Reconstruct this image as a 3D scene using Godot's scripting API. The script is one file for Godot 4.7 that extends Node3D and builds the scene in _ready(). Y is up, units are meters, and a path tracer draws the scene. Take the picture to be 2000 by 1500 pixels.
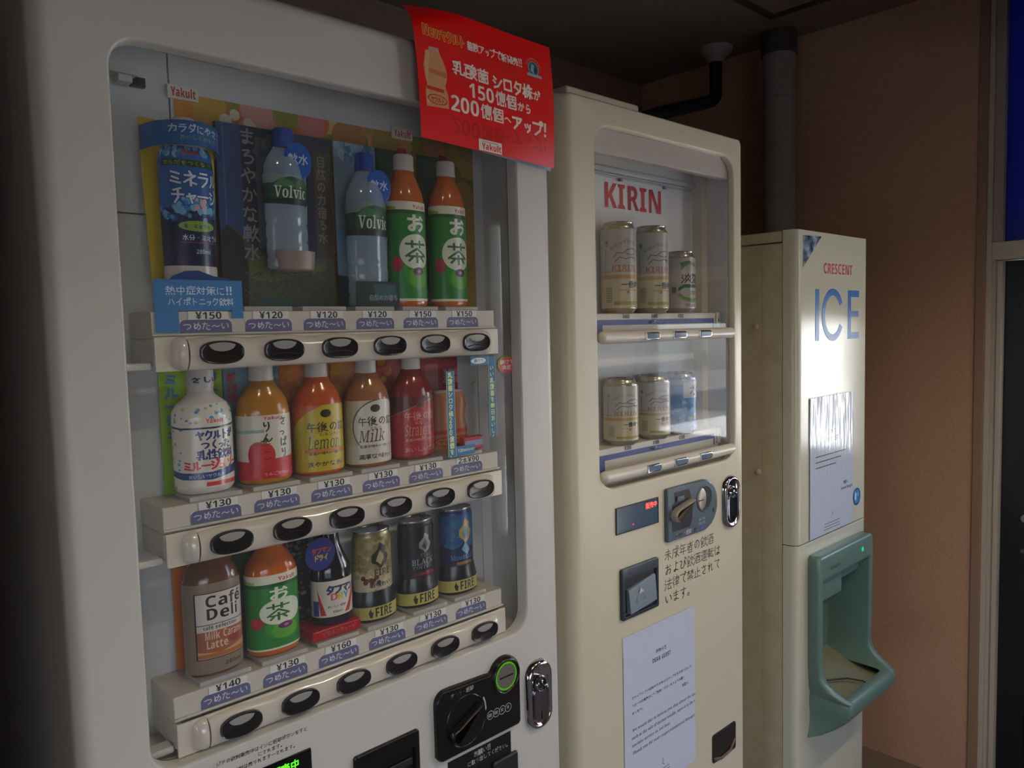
extends Node3D
# A hotel corridor alcove with a soft drink vending machine, a beer vending machine and an ice dispenser. Metres; x runs along the machine fronts, y up, z out of the fronts.

const IVORY := Color(0.79, 0.775, 0.745)
const IVORY2 := Color(0.83, 0.79, 0.69)
const WHITE := Color(0.86, 0.855, 0.83)
const CEILING := 2.4
const WALL_X := 2.56

func _ready() -> void:
	# camera
	var cam := Camera3D.new()
	cam.name = "camera"
	add_child(cam)
	cam.position = Vector3(0.0, 1.44, 0.85)
	cam.basis = Basis.from_euler(Vector3(-0.0719, -0.7527, -0.0253), EULER_ORDER_YXZ)
	cam.fov = rad_to_deg(2.0 * atan(750.0 / 1501.0))
	cam.near = 0.02
	cam.current = true
	# sky seen through the glazed door and the corridor window
	var env := Environment.new()
	env.background_mode = Environment.BG_SKY
	var sky := ProceduralSkyMaterial.new()
	sky.sky_top_color = Color(0.58, 0.70, 0.90)
	sky.sky_horizon_color = Color(0.92, 0.95, 0.97)
	sky.ground_bottom_color = Color(0.40, 0.40, 0.41)
	sky.ground_horizon_color = Color(0.62, 0.66, 0.66)
	sky.sun_angle_max = 0.0
	env.sky = Sky.new()
	env.sky.sky_material = sky
	env.background_energy_multiplier = 7.0
	env.tonemap_mode = Environment.TONE_MAPPER_LINEAR
	env.tonemap_exposure = 1.06
	env.sdfgi_enabled = true
	env.ssao_enabled = true
	env.ssil_enabled = true
	var we := WorldEnvironment.new()
	we.name = "surroundings"
	we.environment = env
	add_child(we)
	# sun: runs parallel to the glazed walls, so it lights only the ground and the wall outside
	var sun := DirectionalLight3D.new()
	sun.name = "sun"
	add_child(sun)
	sun.rotation = Vector3(deg_to_rad(-45.0), PI, 0.0)
	sun.light_color = Color(1.0, 1.0, 1.0)
	sun.light_energy = 22.0
	sun.shadow_enabled = true
	# warm downlights in the corridor ceiling
	downlight(Vector3(1.35, CEILING, 1.15), 0.80, 68.0, "recessed downlight in the ceiling in front of the beer machine")
	downlight(Vector3(0.40, CEILING, 1.15), 0.45, 68.0, "recessed downlight in the ceiling in front of the drink machine")
	downlight(Vector3(2.10, CEILING, 1.15), 0.60, 62.0, "recessed downlight in the ceiling in front of the ice dispenser")
	build_room()
	build_drink_machine()
	build_beer_machine()
	build_ice_machine()
	build_row_one()
	build_row_two()
	build_row_three()
	build_cans()
	build_papers()

func downlight(at: Vector3, energy: float, spread: float, label: String) -> void:
	var t := thing("downlight", label, "lamp", at, "recessed ceiling downlights")
	bit("trim_ring", turned([[0.0, 0.062], [-0.004, 0.062], [-0.005, 0.052], [0.0, 0.046]], 1.0, 28, 2.0, false).mesh(), mat(WHITE, 0.4), t)
	bit("lens", turned([[-0.001, 0.046], [-0.002, 0.046]], 1.0).mesh(), glow(Color(1.0, 0.85, 0.62), 6.0), t)
	var l := SpotLight3D.new()
	l.name = "lamp_light"
	t.add_child(l)
	l.position = Vector3(0, -0.012, 0)
	l.rotation.x = -PI / 2
	l.light_color = Color(1.0, 0.92, 0.79)
	l.light_energy = energy
	l.light_size = 0.03
	l.spot_range = 8.0
	l.spot_attenuation = 2.0
	l.spot_angle = spread
	l.spot_angle_attenuation = 0.8
	l.shadow_enabled = true



# ---------------------------------------------------------------- the setting
func noise_tex(freq: float, lo: Color, hi: Color, seed_: int, size := 512) -> NoiseTexture2D:
	var n := FastNoiseLite.new()
	n.seed = seed_; n.frequency = freq; n.fractal_octaves = 4
	var t := NoiseTexture2D.new()
	t.width = size; t.height = size; t.seamless = true; t.noise = n
	var g := Gradient.new()
	g.set_color(0, lo); g.set_color(1, hi)
	t.color_ramp = g
	return t

func wallpaper(lo: Color, hi: Color, seed_: int) -> StandardMaterial3D:
	var m := StandardMaterial3D.new()
	m.albedo_texture = noise_tex(0.06, lo, hi, seed_)
	m.uv1_triplanar = true; m.uv1_world_triplanar = true
	m.uv1_scale = Vector3(3.0, 3.0, 3.0)
	m.roughness = 0.85
	m.normal_enabled = true
	m.normal_texture = noise_tex(0.12, Color.BLACK, Color.WHITE, seed_ + 1)
	m.normal_texture.as_normal_map = true
	m.normal_scale = 0.12
	return m

func build_room() -> void:
	var brown := wallpaper(Color(0.71, 0.55, 0.44), Color(0.78, 0.61, 0.49), 3)
	var plain_wall := wallpaper(Color(0.50, 0.42, 0.36), Color(0.56, 0.47, 0.41), 8)
	var W := WALL_X
	struct("floor", boxes([[-3.2, W + 0.12, -0.1, 0.0, -1.2, 3.2]]), wallpaper(Color(0.44, 0.40, 0.37), Color(0.51, 0.47, 0.43), 5))
	var ceil_ := struct("ceiling", boxes([[-3.2, W + 0.12, CEILING, CEILING + 0.1, -1.2, 3.2]]), wallpaper(Color(0.47, 0.42, 0.39), Color(0.51, 0.46, 0.43), 6))
	# inspection hatch in the ceiling: dark frame round a flush panel
	var fr := mat(Color(0.22, 0.24, 0.23), 0.5)
	part("hatch_frame", boxes([[1.88, 2.341, CEILING - 0.004, CEILING + 0.01, -0.405, -0.378], [2.313, 2.341, CEILING - 0.004, CEILING + 0.01, -0.378, 0.05], [1.88, 1.908, CEILING - 0.004, CEILING + 0.01, -0.378, 0.05], [1.88, 2.341, CEILING - 0.004, CEILING + 0.01, 0.05, 0.078]], 0.001), fr, ceil_)
	# unseen beam added across the alcove front to shade ceiling and upper wall
	struct("added_shade_beam", boxes([[-3.1, W, 2.16, CEILING, 0.36, 0.46]]), plain_wall)
	struct("wall_back", boxes([[-3.2, W + 0.12, 0.0, CEILING, -1.2, -1.08]]), plain_wall)
	struct("added_wall_left", boxes([[-0.35, 0.095, 0.0, CEILING, -1.08, 0.04]]), plain_wall)  # unseen pier added to keep the drink machine's left side dark
	struct("wall_front", boxes([[-3.2, -1.6, 0.0, CEILING, 3.1, 3.2], [0.3, W + 0.12, 0.0, CEILING, 3.1, 3.2], [-1.6, 0.3, 0.0, 0.3, 3.1, 3.2], [-1.6, 0.3, 1.6, CEILING, 3.1, 3.2]]), plain_wall)
	struct("wall_end", boxes([[-3.2, -3.1, 0.0, CEILING, -1.08, 0.3], [-3.2, -3.1, 0.0, CEILING, 1.6, 3.1], [-3.2, -3.1, 0.0, 0.3, 0.3, 1.6], [-3.2, -3.1, 1.5, CEILING, 0.3, 1.6]]), plain_wall)
	# brown wall with the door opening and the corridor window further along
	struct("wall_right", boxes([[W, W + 0.12, 0.0, CEILING, -1.08, 0.127], [W, W + 0.12, 2.385, CEILING, 0.127, 1.12], [W, W + 0.12, 0.0, CEILING, 1.12, 1.24], [W, W + 0.12, 0.0, 0.35, 1.24, 2.04], [W, W + 0.12, 2.0, CEILING, 1.24, 2.04], [W, W + 0.12, 0.0, CEILING, 2.04, 3.1]]), brown)
	# door: wood-toned casing, pale inner stops, navy leaf with a glazed upper panel, transom above
	var d := Node3D.new()
	d.name = "door_1"
	add_child(d)
	d.position = Vector3(W, 0, 0.127)
	d.set_meta("kind", "structure")
	var casing := mat(Color(0.58, 0.46, 0.37), 0.5)
	var pale := mat(Color(0.72, 0.68, 0.62), 0.45)
	part("casing", boxes([[W - 0.006, W + 0.12, 0.0, 2.385, 0.127, 0.153], [W - 0.006, W + 0.12, 0.0, 2.385, 1.094, 1.12], [W - 0.006, W + 0.12, 2.360, 2.385, 0.153, 1.094]], 0.002), casing, d)
	part("door_stop", boxes([[W + 0.000, W + 0.10, 0.0, 2.360, 0.153, 0.166], [W + 0.010, W + 0.10, 0.0, 1.60, 0.166, 0.181], [W + 0.004, W + 0.10, 0.0, 1.60, 0.181, 0.194]], 0.001), pale, d)
	part("transom_bar", boxes([[W - 0.002, W + 0.09, 1.602, 1.654, 0.166, 1.094]], 0.002), pale, d)
	part("transom_stop", boxes([[W + 0.006, W + 0.09, 1.654, 2.360, 0.166, 0.192]], 0.002), mat(Color(0.62, 0.57, 0.53), 0.45), d)
	var navy := mat(Color(0.05, 0.055, 0.10), 0.35)
	part("leaf", boxes([[W + 0.03, W + 0.07, 0.01, 1.600, 0.195, 0.264], [W + 0.03, W + 0.07, 0.01, 1.00, 0.264, 1.0], [W + 0.03, W + 0.07, 1.44, 1.60, 0.264, 1.0], [W + 0.03, W + 0.07, 0.01, 1.60, 1.0, 1.092]], 0.002), navy, d)
	part("leaf_glass", boxes([[W + 0.048, W + 0.053, 1.0, 1.44, 0.264, 1.0]]), clear(Color(0.8, 0.86, 0.95), 0.05), d)
	var tint := StandardMaterial3D.new()
	tint.albedo_color = Color(0.05, 0.06, 0.12); tint.roughness = 0.3
	tint.backlight_enabled = true; tint.backlight = Color(0.14, 0.23, 0.46)
	part("transom_pane", boxes([[W + 0.03, W + 0.034, 1.648, 2.362, 0.186, 1.096]]), tint, d)
	var steel := mat(Color(0.62, 0.60, 0.57), 0.3, 0.9)
	var g := Geo.new()
	g.tube(PackedVector3Array([Vector3(W + 0.03, 0.853, 0.262), Vector3(W + 0.012, 0.853, 0.262)]), 0.012, 16)
	part("lock_cylinder", g, steel, d)
	g = Geo.new()
	g.tube(PackedVector3Array([Vector3(W + 0.03, 0.765, 0.268), Vector3(W - 0.02, 0.765, 0.268), Vector3(W - 0.028, 0.765, 0.28), Vector3(W - 0.028, 0.765, 0.38)]), 0.010, 14)
	part("door_handle", g, steel, d)
	# corridor window
	var win := Node3D.new()
	win.name = "window_1"
	add_child(win)
	win.position = Vector3(W, 0.35, 1.64)
	win.set_meta("kind", "structure")
	part("window_frame", boxes([[W + 0.01, W + 0.08, 0.35, 0.40, 1.24, 2.04], [W + 0.01, W + 0.08, 1.95, 2.0, 1.24, 2.04], [W + 0.01, W + 0.08, 0.40, 1.95, 1.24, 1.29], [W + 0.01, W + 0.08, 0.40, 1.95, 1.99, 2.04]], 0.002), pale, win)
	part("window_pane", boxes([[W + 0.04, W + 0.044, 0.40, 1.95, 1.29, 1.99]]), clear(Color(0.85, 0.9, 0.95), 0.04), win)
	win = Node3D.new()
	win.name = "added_window_2"  # unseen window added to throw daylight along onto the brown wall
	add_child(win)
	win.position = Vector3(-3.1, 0.3, 0.95)
	win.set_meta("kind", "structure")
	part("window_frame", boxes([[-3.18, -3.11, 0.3, 0.35, 0.3, 1.6], [-3.18, -3.11, 1.45, 1.5, 0.3, 1.6], [-3.18, -3.11, 0.35, 1.45, 0.3, 0.35], [-3.18, -3.11, 0.35, 1.45, 1.55, 1.6]], 0.002), pale, win)
	part("window_pane", boxes([[-3.144, -3.14, 0.35, 1.45, 0.35, 1.55]]), clear(Color(0.85, 0.9, 0.95), 0.04), win)
	win = Node3D.new()
	win.name = "added_window_3"  # unseen window added behind the camera as neutral fill for the fronts
	add_child(win)
	win.position = Vector3(-0.65, 0.3, 3.1)
	win.set_meta("kind", "structure")
	part("window_frame", boxes([[-1.6, 0.3, 0.3, 0.35, 3.11, 3.18], [-1.6, 0.3, 1.55, 1.6, 3.11, 3.18], [-1.6, -1.55, 0.35, 1.55, 3.11, 3.18], [0.25, 0.3, 0.35, 1.55, 3.11, 3.18]], 0.002), pale, win)
	part("window_pane", boxes([[-1.55, 0.25, 0.35, 1.55, 3.14, 3.144]]), clear(Color(0.85, 0.9, 0.95), 0.04), win)
	# paving outside
	struct("pavement", boxes([[2.7, 24.0, -0.2, -0.101, -9.0, 6.0]]), mat(Color(0.62, 0.61, 0.58), 0.9))
	struct("added_dark_ground", boxes([[-18.0, 24.0, -0.25, -0.21, -9.0, 18.0]]), wallpaper(Color(0.24, 0.235, 0.235), Color(0.31, 0.30, 0.30), 44))  # unseen ground added dark so little light bounces up into the room
	# unseen pale sunlit wall added outside for the bright reflection on the ice dispenser
	struct("added_bright_wall", boxes([[12.6, 22.0, -0.1, 3.2, 6.0, 6.3]]), mat(Color(0.90, 0.89, 0.86), 0.9))
	# duct from the ceiling down behind the ice dispenser
	var duct := thing("ventilation_duct", "round grey duct running from the ceiling down behind the ice dispenser", "duct", Vector3(2.47, 0, -0.445))
	bit("pipe", turned([[0.0, 0.053], [1.2, 0.053], [2.39, 0.053]], 1.0, 36).mesh(), wallpaper(Color(0.52, 0.50, 0.47), Color(0.58, 0.55, 0.52), 12), duct)
	bit("collar", turned([[2.325, 0.054], [2.325, 0.058], [2.40, 0.058]], 1.0, 36).mesh(), mat(Color(0.30, 0.27, 0.26), 0.6), duct)
	for i in 9:
		bit("wrap_seam", turned([[0.9 + i * 0.16, 0.0535], [0.903 + i * 0.16, 0.0545], [0.906 + i * 0.16, 0.0535]], 1.0, 28, 2.0, false).mesh(), mat(Color(0.50, 0.48, 0.45), 0.7), duct)
	var drain := thing("drain_pipe", "dark bent drain pipe hanging from a pale cone on the ceiling", "pipe", Vector3(2.43, 2.4, -0.66))
	bit("cone", turned([[0.0, 0.058], [-0.012, 0.056], [-0.035, 0.032], [-0.05, 0.026]], 1.0, 28).mesh(), mat(Color(0.60, 0.57, 0.54), 0.5), drain)
	var dg := Geo.new()
	dg.tube(PackedVector3Array([Vector3(0, -0.04, 0), Vector3(0, -0.15, 0), Vector3(-0.006, -0.17, 0.0), Vector3(-0.025, -0.185, 0.0), Vector3(-0.30, -0.27, 0.0), Vector3(-0.60, -0.37, 0.0)]), 0.022, 16)
	bit("bent_pipe", dg.mesh(), mat(Color(0.12, 0.13, 0.17), 0.45), drain)


# ---------------------------------------------------------------- soft drink machine
const STRIP := [1.4686, 1.2518, 1.0352]
const COL0 := 0.3500
const PITCH := 0.0755

func inset_loops(x0: float, x1: float, y0: float, y1: float, r: float, z: float, round_: float, back: float) -> Array:
	return [Geo.rrect(x0, x1, y0, y1, r, back), Geo.rrect(x0, x1, y0, y1, r, z - round_), Geo.rrect(x0 + round_ * 0.13, x1 - round_ * 0.13, y0 + round_ * 0.13, y1 - round_ * 0.13, r, z - round_ * 0.5),
		Geo.rrect(x0 + round_ * 0.5, x1 - round_ * 0.5, y0 + round_ * 0.5, y1 - round_ * 0.5, r, z - round_ * 0.13), Geo.rrect(x0 + round_, x1 - round_, y0 + round_, y1 - round_, r, z)]

# one glass face
func pane(x0: float, x1: float, y0: float, y1: float, z: float) -> Geo:
	var g := Geo.new()
	g.quad(Vector3(x0, y0, z), Vector3(x1, y0, z), Vector3(x1, y1, z), Vector3(x0, y1, z))
	return g

# rectangular collar of the given wall width
func collar(x0: float, x1: float, y0: float, y1: float, z0: float, z1: float, w: float) -> Geo:
	var g := Geo.new()
	g.loft([Geo.rrect(x0, x1, y0, y1, 0.004, z0, 3), Geo.rrect(x0, x1, y0, y1, 0.004, z1, 3), Geo.rrect(x0 + w, x1 - w, y0 + w, y1 - w, 0.004, z1, 3), Geo.rrect(x0 + w, x1 - w, y0 + w, y1 - w, 0.004, z0, 3), Geo.rrect(x0, x1, y0, y1, 0.004, z0, 3)])
	return g

func price_material(s: String) -> StandardMaterial3D:
	if not mats.has("price" + s):
		var c := Canvas.new(self, 228, 46, Color(0.87, 0.86, 0.83))
		var wide := width_of(s, "bold") * 0.92 * 46.0 / 228.0
		c.text(s, 0.5 - wide * 0.62, 0.06, 0.92, Color(0.10, 0.10, 0.11), 0.12, 1.25)
		mats["price" + s] = printed(c, 0.5)
	return mats["price" + s]

func cold_material() -> StandardMaterial3D:
	if not mats.has("cold"):
		var c := Canvas.new(self, 293, 72, Color(0.86, 0.855, 0.83))
		var b := Color(0.37, 0.37, 0.52)
		c.rect(0, 0.42, 1, 0.58, b)
		c.rect(0.1, 0, 0.8, 0.5, b)
		c.oval(0.1, 0.42, 0.1, 0.42, b)
		c.oval(0.9, 0.42, 0.1, 0.42, b)
		c.text("つめた〜い", 0.055, 0.12, 0.72, Color(0.80, 0.81, 0.84), 0.11)
		mats["cold"] = printed(c, 0.5)
	return mats["cold"]

func chrome() -> StandardMaterial3D:
	return mat(Color(0.75, 0.75, 0.76), 0.12, 1.0)

func build_drink_machine() -> void:
	var t := thing("drink_vending_machine", "wide ivory soft drink vending machine with three rows of bottles behind glass", "vending machine", Vector3(0.538, 0.0, -0.4))
	var ivory := mat(IVORY, 0.38)
	part("cabinet", boxes([[0.187, 0.889, 0.02, 1.825, -0.80, -0.112]], 0.002), mat(IVORY, 0.5), t)
	part("cabinet_rim", collar(0.187, 0.889, 0.02, 1.825, -0.111, -0.098, 0.05), mat(IVORY, 0.5), t)
	part("door_edge", collar(0.1835, 0.8925, 0.06, 1.830, -0.094, -0.057, 0.05), mat(IVORY, 0.5), t)
	part("foot", boxes([[0.22, 0.28, 0.0, 0.02, -0.2, -0.14]], 0.002), mat(Color(0.15, 0.15, 0.15), 0.6), t)
	part("foot", boxes([[0.80, 0.86, 0.0, 0.02, -0.2, -0.14]], 0.002), mat(Color(0.15, 0.15, 0.15), 0.6), t)
	var g := Geo.new()
	var loops := inset_loops(0.183, 0.893, 0.06, 1.832, 0.012, 0.0, 0.018, -0.056)
	loops += [Geo.rrect(0.2505, 0.8190, 0.9650, 1.7490, 0.034, 0.0), Geo.rrect(0.2518, 0.8177, 0.9665, 1.7473, 0.033, -0.0008), Geo.rrect(0.2535, 0.8160, 0.9685, 1.7455, 0.031, -0.004), Geo.rrect(0.2535, 0.8160, 0.9685, 1.7455, 0.031, -0.021)]
	g.loft(loops)
	part("door_panel", g, ivory, t)
	# display case
	g = Geo.new()
	g.loft([Geo.rrect(0.2535, 0.8160, 0.9685, 1.7455, 0.031, -0.0225), Geo.rrect(0.2500, 0.8350, 0.9650, 1.7600, 0.012, -0.034), Geo.rrect(0.2500, 0.8350, 0.9650, 1.7750, 0.006, -0.101)])
	part("display_liner", g, mat(Color(0.84, 0.84, 0.83), 0.5), t)
	var grey := mat(Color(0.78, 0.79, 0.785), 0.5)
	for a in [[0.250, 0.3462, 1.584, 1.775], [0.250, 0.3462, 0.964, 1.5825], [0.3478, 0.8140, 1.4640, 1.7750], [0.3478, 0.8140, 1.2480, 1.4625], [0.3478, 0.8140, 0.964, 1.2465], [0.8152, 0.836, 0.964, 1.775]]:
		part("back_panel", boxes([[a[0], a[1], a[2], a[3], -0.106, -0.100]], 0.0008), grey, t)
	part("glass_pane", pane(0.2545, 0.8150, 0.9695, 1.7445, -0.0210), clear(Color(0.85, 0.88, 0.9), 0.035), t)
	# bracket in the upper left corner of the case
	var br := part("hinge_bracket", boxes([[0.268, 0.305, 1.7330, 1.7400, -0.098, -0.075], [0.285, 0.300, 1.7250, 1.7330, -0.098, -0.078], [0.268, 0.274, 1.7200, 1.7330, -0.098, -0.070]], 0.001), mat(Color(0.72, 0.72, 0.70), 0.4), t)
	part("bracket_plate", boxes([[0.302, 0.318, 1.7255, 1.7365, -0.098, -0.090]], 0.001), mat(Color(0.20, 0.20, 0.21), 0.4), br)
	# backdrop of blurred blossoms behind the top row
	var c := Canvas.new(self, 720, 400, Color(0.66, 0.54, 0.15))
	c.flecks(90, 4, 0.0, 0.0, 0.55, 0.9, 0.02, 0.06, [Color(0.78, 0.62, 0.20), Color(0.80, 0.55, 0.15), Color(0.62, 0.52, 0.12), Color(0.82, 0.70, 0.42)])
	c.flecks(70, 9, 0.18, 0.0, 0.62, 0.5, 0.02, 0.05, [Color(0.80, 0.50, 0.45), Color(0.78, 0.45, 0.22), Color(0.78, 0.55, 0.50), Color(0.55, 0.55, 0.15)])
	c.flecks(90, 14, 0.5, 0.0, 1.0, 0.9, 0.02, 0.06, [Color(0.50, 0.50, 0.14), Color(0.62, 0.50, 0.15), Color(0.45, 0.46, 0.15), Color(0.70, 0.48, 0.25)])
	c.flecks(40, 21, 0.4, 0.3, 0.75, 0.9, 0.02, 0.05, [Color(0.85, 0.62, 0.25), Color(0.66, 0.48, 0.14), Color(0.75, 0.55, 0.2)])
	c.flecks(14, 2, 0.1, 0.05, 0.3, 0.3, 0.008, 0.02, [Color(0.85, 0.82, 0.72)])
	part("backdrop", sheet_geo(0.352, 0.815, 1.466, 1.7300, -0.0995), printed(c, 0.5), t)
	for x in [0.344, 0.660]:
		c = Canvas.new(self, 220, 100, Color(0.86, 0.84, 0.80))
		c.fit("Yakult", 0.10, 0.92, 0.16, 0.70, Color(0.75, 0.08, 0.08))
		part("maker_plate", sheet_geo(x, x + 0.036, 1.7215, 1.7375, -0.099, 0.003), printed(c, 0.4), t)
	# shelves with price strips
	var prices := [["¥150", "¥120", "¥120", "¥120", "¥150", "¥150"], ["¥130", "¥130", "¥130", "¥130", "¥130", "2本¥90"], ["¥140", "¥130", "¥160", "¥130", "¥130", "¥130"]]
	var clear_riser := clear(Color(0.86, 0.86, 0.84), 0.55, 0.2)
	var riser_mesh := boxes([[-0.031, 0.031, 0.0, 0.0058, -0.05, -0.004]], 0.001).mesh()
	for r in 3:
		var ys: float = STRIP[r]
		var shelf := part("shelf", boxes([[0.2875, 0.787, ys - 0.030, ys, -0.0995, -0.0265]], 0.0015), mat(Color(0.80, 0.775, 0.72), 0.35), t)
		part("shelf_end", boxes([[0.2876, 0.2950, ys - 0.060, ys - 0.0302, -0.0990, -0.0270]], 0.001), mat(Color(0.80, 0.775, 0.72), 0.35), shelf)
		part("shelf_end", boxes([[0.7795, 0.7868, ys - 0.060, ys - 0.0302, -0.0990, -0.0270]], 0.001), mat(Color(0.80, 0.775, 0.72), 0.35), shelf)
		part("strip_lip", boxes([[0.2870, 0.7880, ys - 0.0275, ys - 0.0245, -0.0265, -0.0235]], 0.0008), mat(Color(0.80, 0.775, 0.72), 0.35), shelf)
		for i in 6:
			var x := COL0 + PITCH * i
			part("price_tag", sheet_geo(x - 0.0230, x + 0.0230, ys - 0.0095, ys - 0.0003, -0.0262, 0.0008), price_material(prices[r][i]), shelf)
			part("cold_drink_label", sheet_geo(x - 0.0325, x + 0.0265, ys - 0.0243, ys - 0.0098, -0.0262, 0.0004), cold_material(), shelf)
			var o := bit("riser", riser_mesh, clear_riser, shelf)
			o.position = Vector3(x, ys, -0.026)
		part("shelf_rail", boxes([[0.2510, 0.2870, ys - 0.0640, ys - 0.0560, -0.050, -0.030]], 0.002), mat(WHITE, 0.4), t)
		build_button_bar(t, ys)
	build_drink_controls(t)

var button_parts := []

func build_button_bar(t: Node3D, ys: float) -> void:
	var yb := ys - 0.0470
	var m := mat(Color(0.82, 0.79, 0.73), 0.2, 0.0, 0.6)
	var g := Geo.new()
	g.rbox(0.2862, 0.7850, yb - 0.0190, yb + 0.0190, -0.0200, -0.0160, 0.0012)
	var bar := part("button_bar", g, m, t)
	for seg_ in [[0.3030, 0.3178, true, "bar_end_cap"], [0.3195, 0.7680, false, "bar_cover"]]:
		var rings := []
		var xs := []
		if seg_[2]:
			for k in 7:
				xs.append([seg_[0] + 0.013 * (1.0 - cos(k * PI / 12.0)), sin(k * PI / 12.0)])
			xs[0][1] = 0.15
			xs.append([seg_[1], 1.0])
		else:
			xs.append([seg_[0], 1.0])
			for i in 24:
				xs.append([seg_[0] + (seg_[1] - seg_[0] - 0.016) * (i + 1) / 24.0, 1.0])
			for k in 5:
				xs.append([seg_[1] - 0.016 + 0.016 * sin((k + 1) * PI / 10.0), cos((k + 1) * PI / 10.0) * 0.9 + 0.1])
		for a in xs:
			var ring := PackedVector3Array()
			var swell := 1.0
			if not seg_[2]:
				swell = 0.93 + 0.07 * cos(TAU * (a[0] - COL0 - 0.004) / PITCH)
			for k in 13:
				var th := PI / 2 - PI * k / 12.0
				ring.append(Vector3(a[0], yb + 0.0190 * sin(th) * (0.6 + 0.4 * a[1]) * (swell if th > 0 else 1.0), -0.0172 + 0.0125 * cos(th) * a[1]))
			rings.append(ring)
		g = Geo.new()
		g.loft(rings, false)
		part(seg_[3], g, m, bar)
	if button_parts.is_empty():
		var rim := Geo.new()
		rim.loft([Geo.oval(0, 0, 0.0254, 0.0134, -0.0080, 32, 2.5), Geo.oval(0, 0, 0.0250, 0.0130, -0.0040, 32, 2.5), Geo.oval(0, 0, 0.0245, 0.0126, -0.0034, 32, 2.5), Geo.oval(0, 0, 0.0240, 0.0122, -0.0038, 32, 2.5)])
		var dish := Geo.new()
		dish.loft([Geo.oval(0, 0, 0.0241, 0.0123, -0.0037, 32, 2.5), Geo.oval(0, 0, 0.0225, 0.0112, -0.0043, 32, 2.4), Geo.oval(0, 0, 0.0150, 0.0070, -0.0050, 32, 2.2), Geo.oval(0, -0.001, 0.004, 0.002, -0.0052, 32)], true, false, true)
		var lens := PackedVector2Array()  # outline of the pale crescent that stands for a reflection
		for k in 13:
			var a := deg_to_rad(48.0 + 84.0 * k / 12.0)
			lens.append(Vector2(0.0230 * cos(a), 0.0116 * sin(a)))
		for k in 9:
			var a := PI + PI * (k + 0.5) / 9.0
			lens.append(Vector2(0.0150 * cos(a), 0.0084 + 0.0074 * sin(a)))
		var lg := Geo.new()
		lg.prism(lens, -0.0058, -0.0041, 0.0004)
		var slit := Geo.new()
		var sp := PackedVector3Array()
		for k in 9:
			var u := -1.0 + k / 4.0
			sp.append(Vector3(0.017 * u, -0.0035 - 0.0022 * u * u, -0.0052 + 0.0012 * u * u))
		slit.tube(sp, 0.0007, 6)
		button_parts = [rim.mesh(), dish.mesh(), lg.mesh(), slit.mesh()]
	for i in 6:
		var b := MeshInstance3D.new()
		b.name = "button"
		b.mesh = button_parts[1]
		b.material_override = mat(Color(0.14, 0.13, 0.14), 0.22)
		t.add_child(b, true)
		b.position = Vector3(COL0 + 0.0045 + PITCH * 0.997 * i, yb, 0.0024) - t.position
		bit("chrome_rim", button_parts[0], mat(Color(0.36, 0.38, 0.42), 0.22, 0.8), b)
		bit("button_inlay", button_parts[2], mat(Color(0.60, 0.59, 0.57), 0.25), b)  # pale crescent: the bright reflection in the dish's upper part, put in as colour
		bit("finger_ridge", button_parts[3], mat(Color(0.12, 0.12, 0.13), 0.3), b)

func arc2(cx: float, cy: float, r: float, a0: float, a1: float, n: int) -> PackedVector2Array:
	var p := PackedVector2Array()
	for i in n + 1:
		var a := deg_to_rad(a0 + (a1 - a0) * i / n)
		p.append(Vector2(cx + r * cos(a), cy + r * sin(a)))
	return p

func to2(r: PackedVector3Array) -> PackedVector2Array:
	var p := PackedVector2Array()
	for v in r:
		p.append(Vector2(v.x, v.y))
	return p

# ring between two outlines on the plane z, rounded like a bead
func bead(cx: float, cy: float, ra: float, rb: float, z: float, high: float, n := 28) -> Geo:
	var g := Geo.new()
	var rings := []
	for k in 6:
		var u := k / 5.0
		var r := ra + (rb - ra) * u
		rings.append(Geo.oval(cx, cy, r, r, z + high * sin(PI * u), n))
	g.loft(rings)
	return g

func build_lock(t: Node3D, x0: float, x1: float, y0: float, y1: float, z: float, key_y: float) -> void:
	var r := (x1 - x0) * 0.46
	var g := Geo.new()
	g.loft([Geo.rrect(x0, x1, y0, y1, r, z, 8), Geo.rrect(x0 + 0.0015, x1 - 0.0015, y0 + 0.0015, y1 - 0.0015, r, z + 0.006, 8), Geo.rrect(x0 + 0.005, x1 - 0.005, y0 + 0.005, y1 - 0.005, r - 0.003, z + 0.0095, 8), Geo.rrect(x0 + 0.0085, x1 - 0.0085, y0 + 0.0085, y1 - 0.0085, r - 0.006, z + 0.0090, 8),
		Geo.rrect(x0 + 0.011, x1 - 0.011, y0 + 0.012, y1 - 0.012, r - 0.008, z + 0.0050, 8)], true, false, true)
	var o := part("lock_handle", g, chrome(), t)
	var cx := (x0 + x1) / 2
	g = Geo.new()
	g.loft([Geo.rrect(x0 + 0.013, x1 - 0.013, y0 + 0.015, key_y, r - 0.010, z + 0.0048, 8), Geo.rrect(x0 + 0.0135, x1 - 0.0135, y0 + 0.0155, key_y - 0.0005, r - 0.0105, z + 0.0085, 8), Geo.rrect(x0 + 0.016, x1 - 0.016, y0 + 0.018, key_y - 0.003, r - 0.0125, z + 0.0092, 8)], true, false, true)
	part("pull_plate", g, mat(Color(0.55, 0.55, 0.57), 0.16, 1.0), o)
	g = bead(cx, key_y, 0.0135, 0.0085, z + 0.006, 0.006)
	part("key_ring", g, chrome(), o)
	g = Geo.new()
	g.loft([Geo.oval(cx, key_y, 0.0088, 0.0088, z + 0.008), Geo.oval(cx, key_y, 0.006, 0.006, z + 0.0105), Geo.oval(cx, key_y, 0.002, 0.002, z + 0.0112)], true, false, true)
	part("key_cylinder", g, mat(Color(0.42, 0.42, 0.45), 0.15, 1.0), o)

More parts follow.
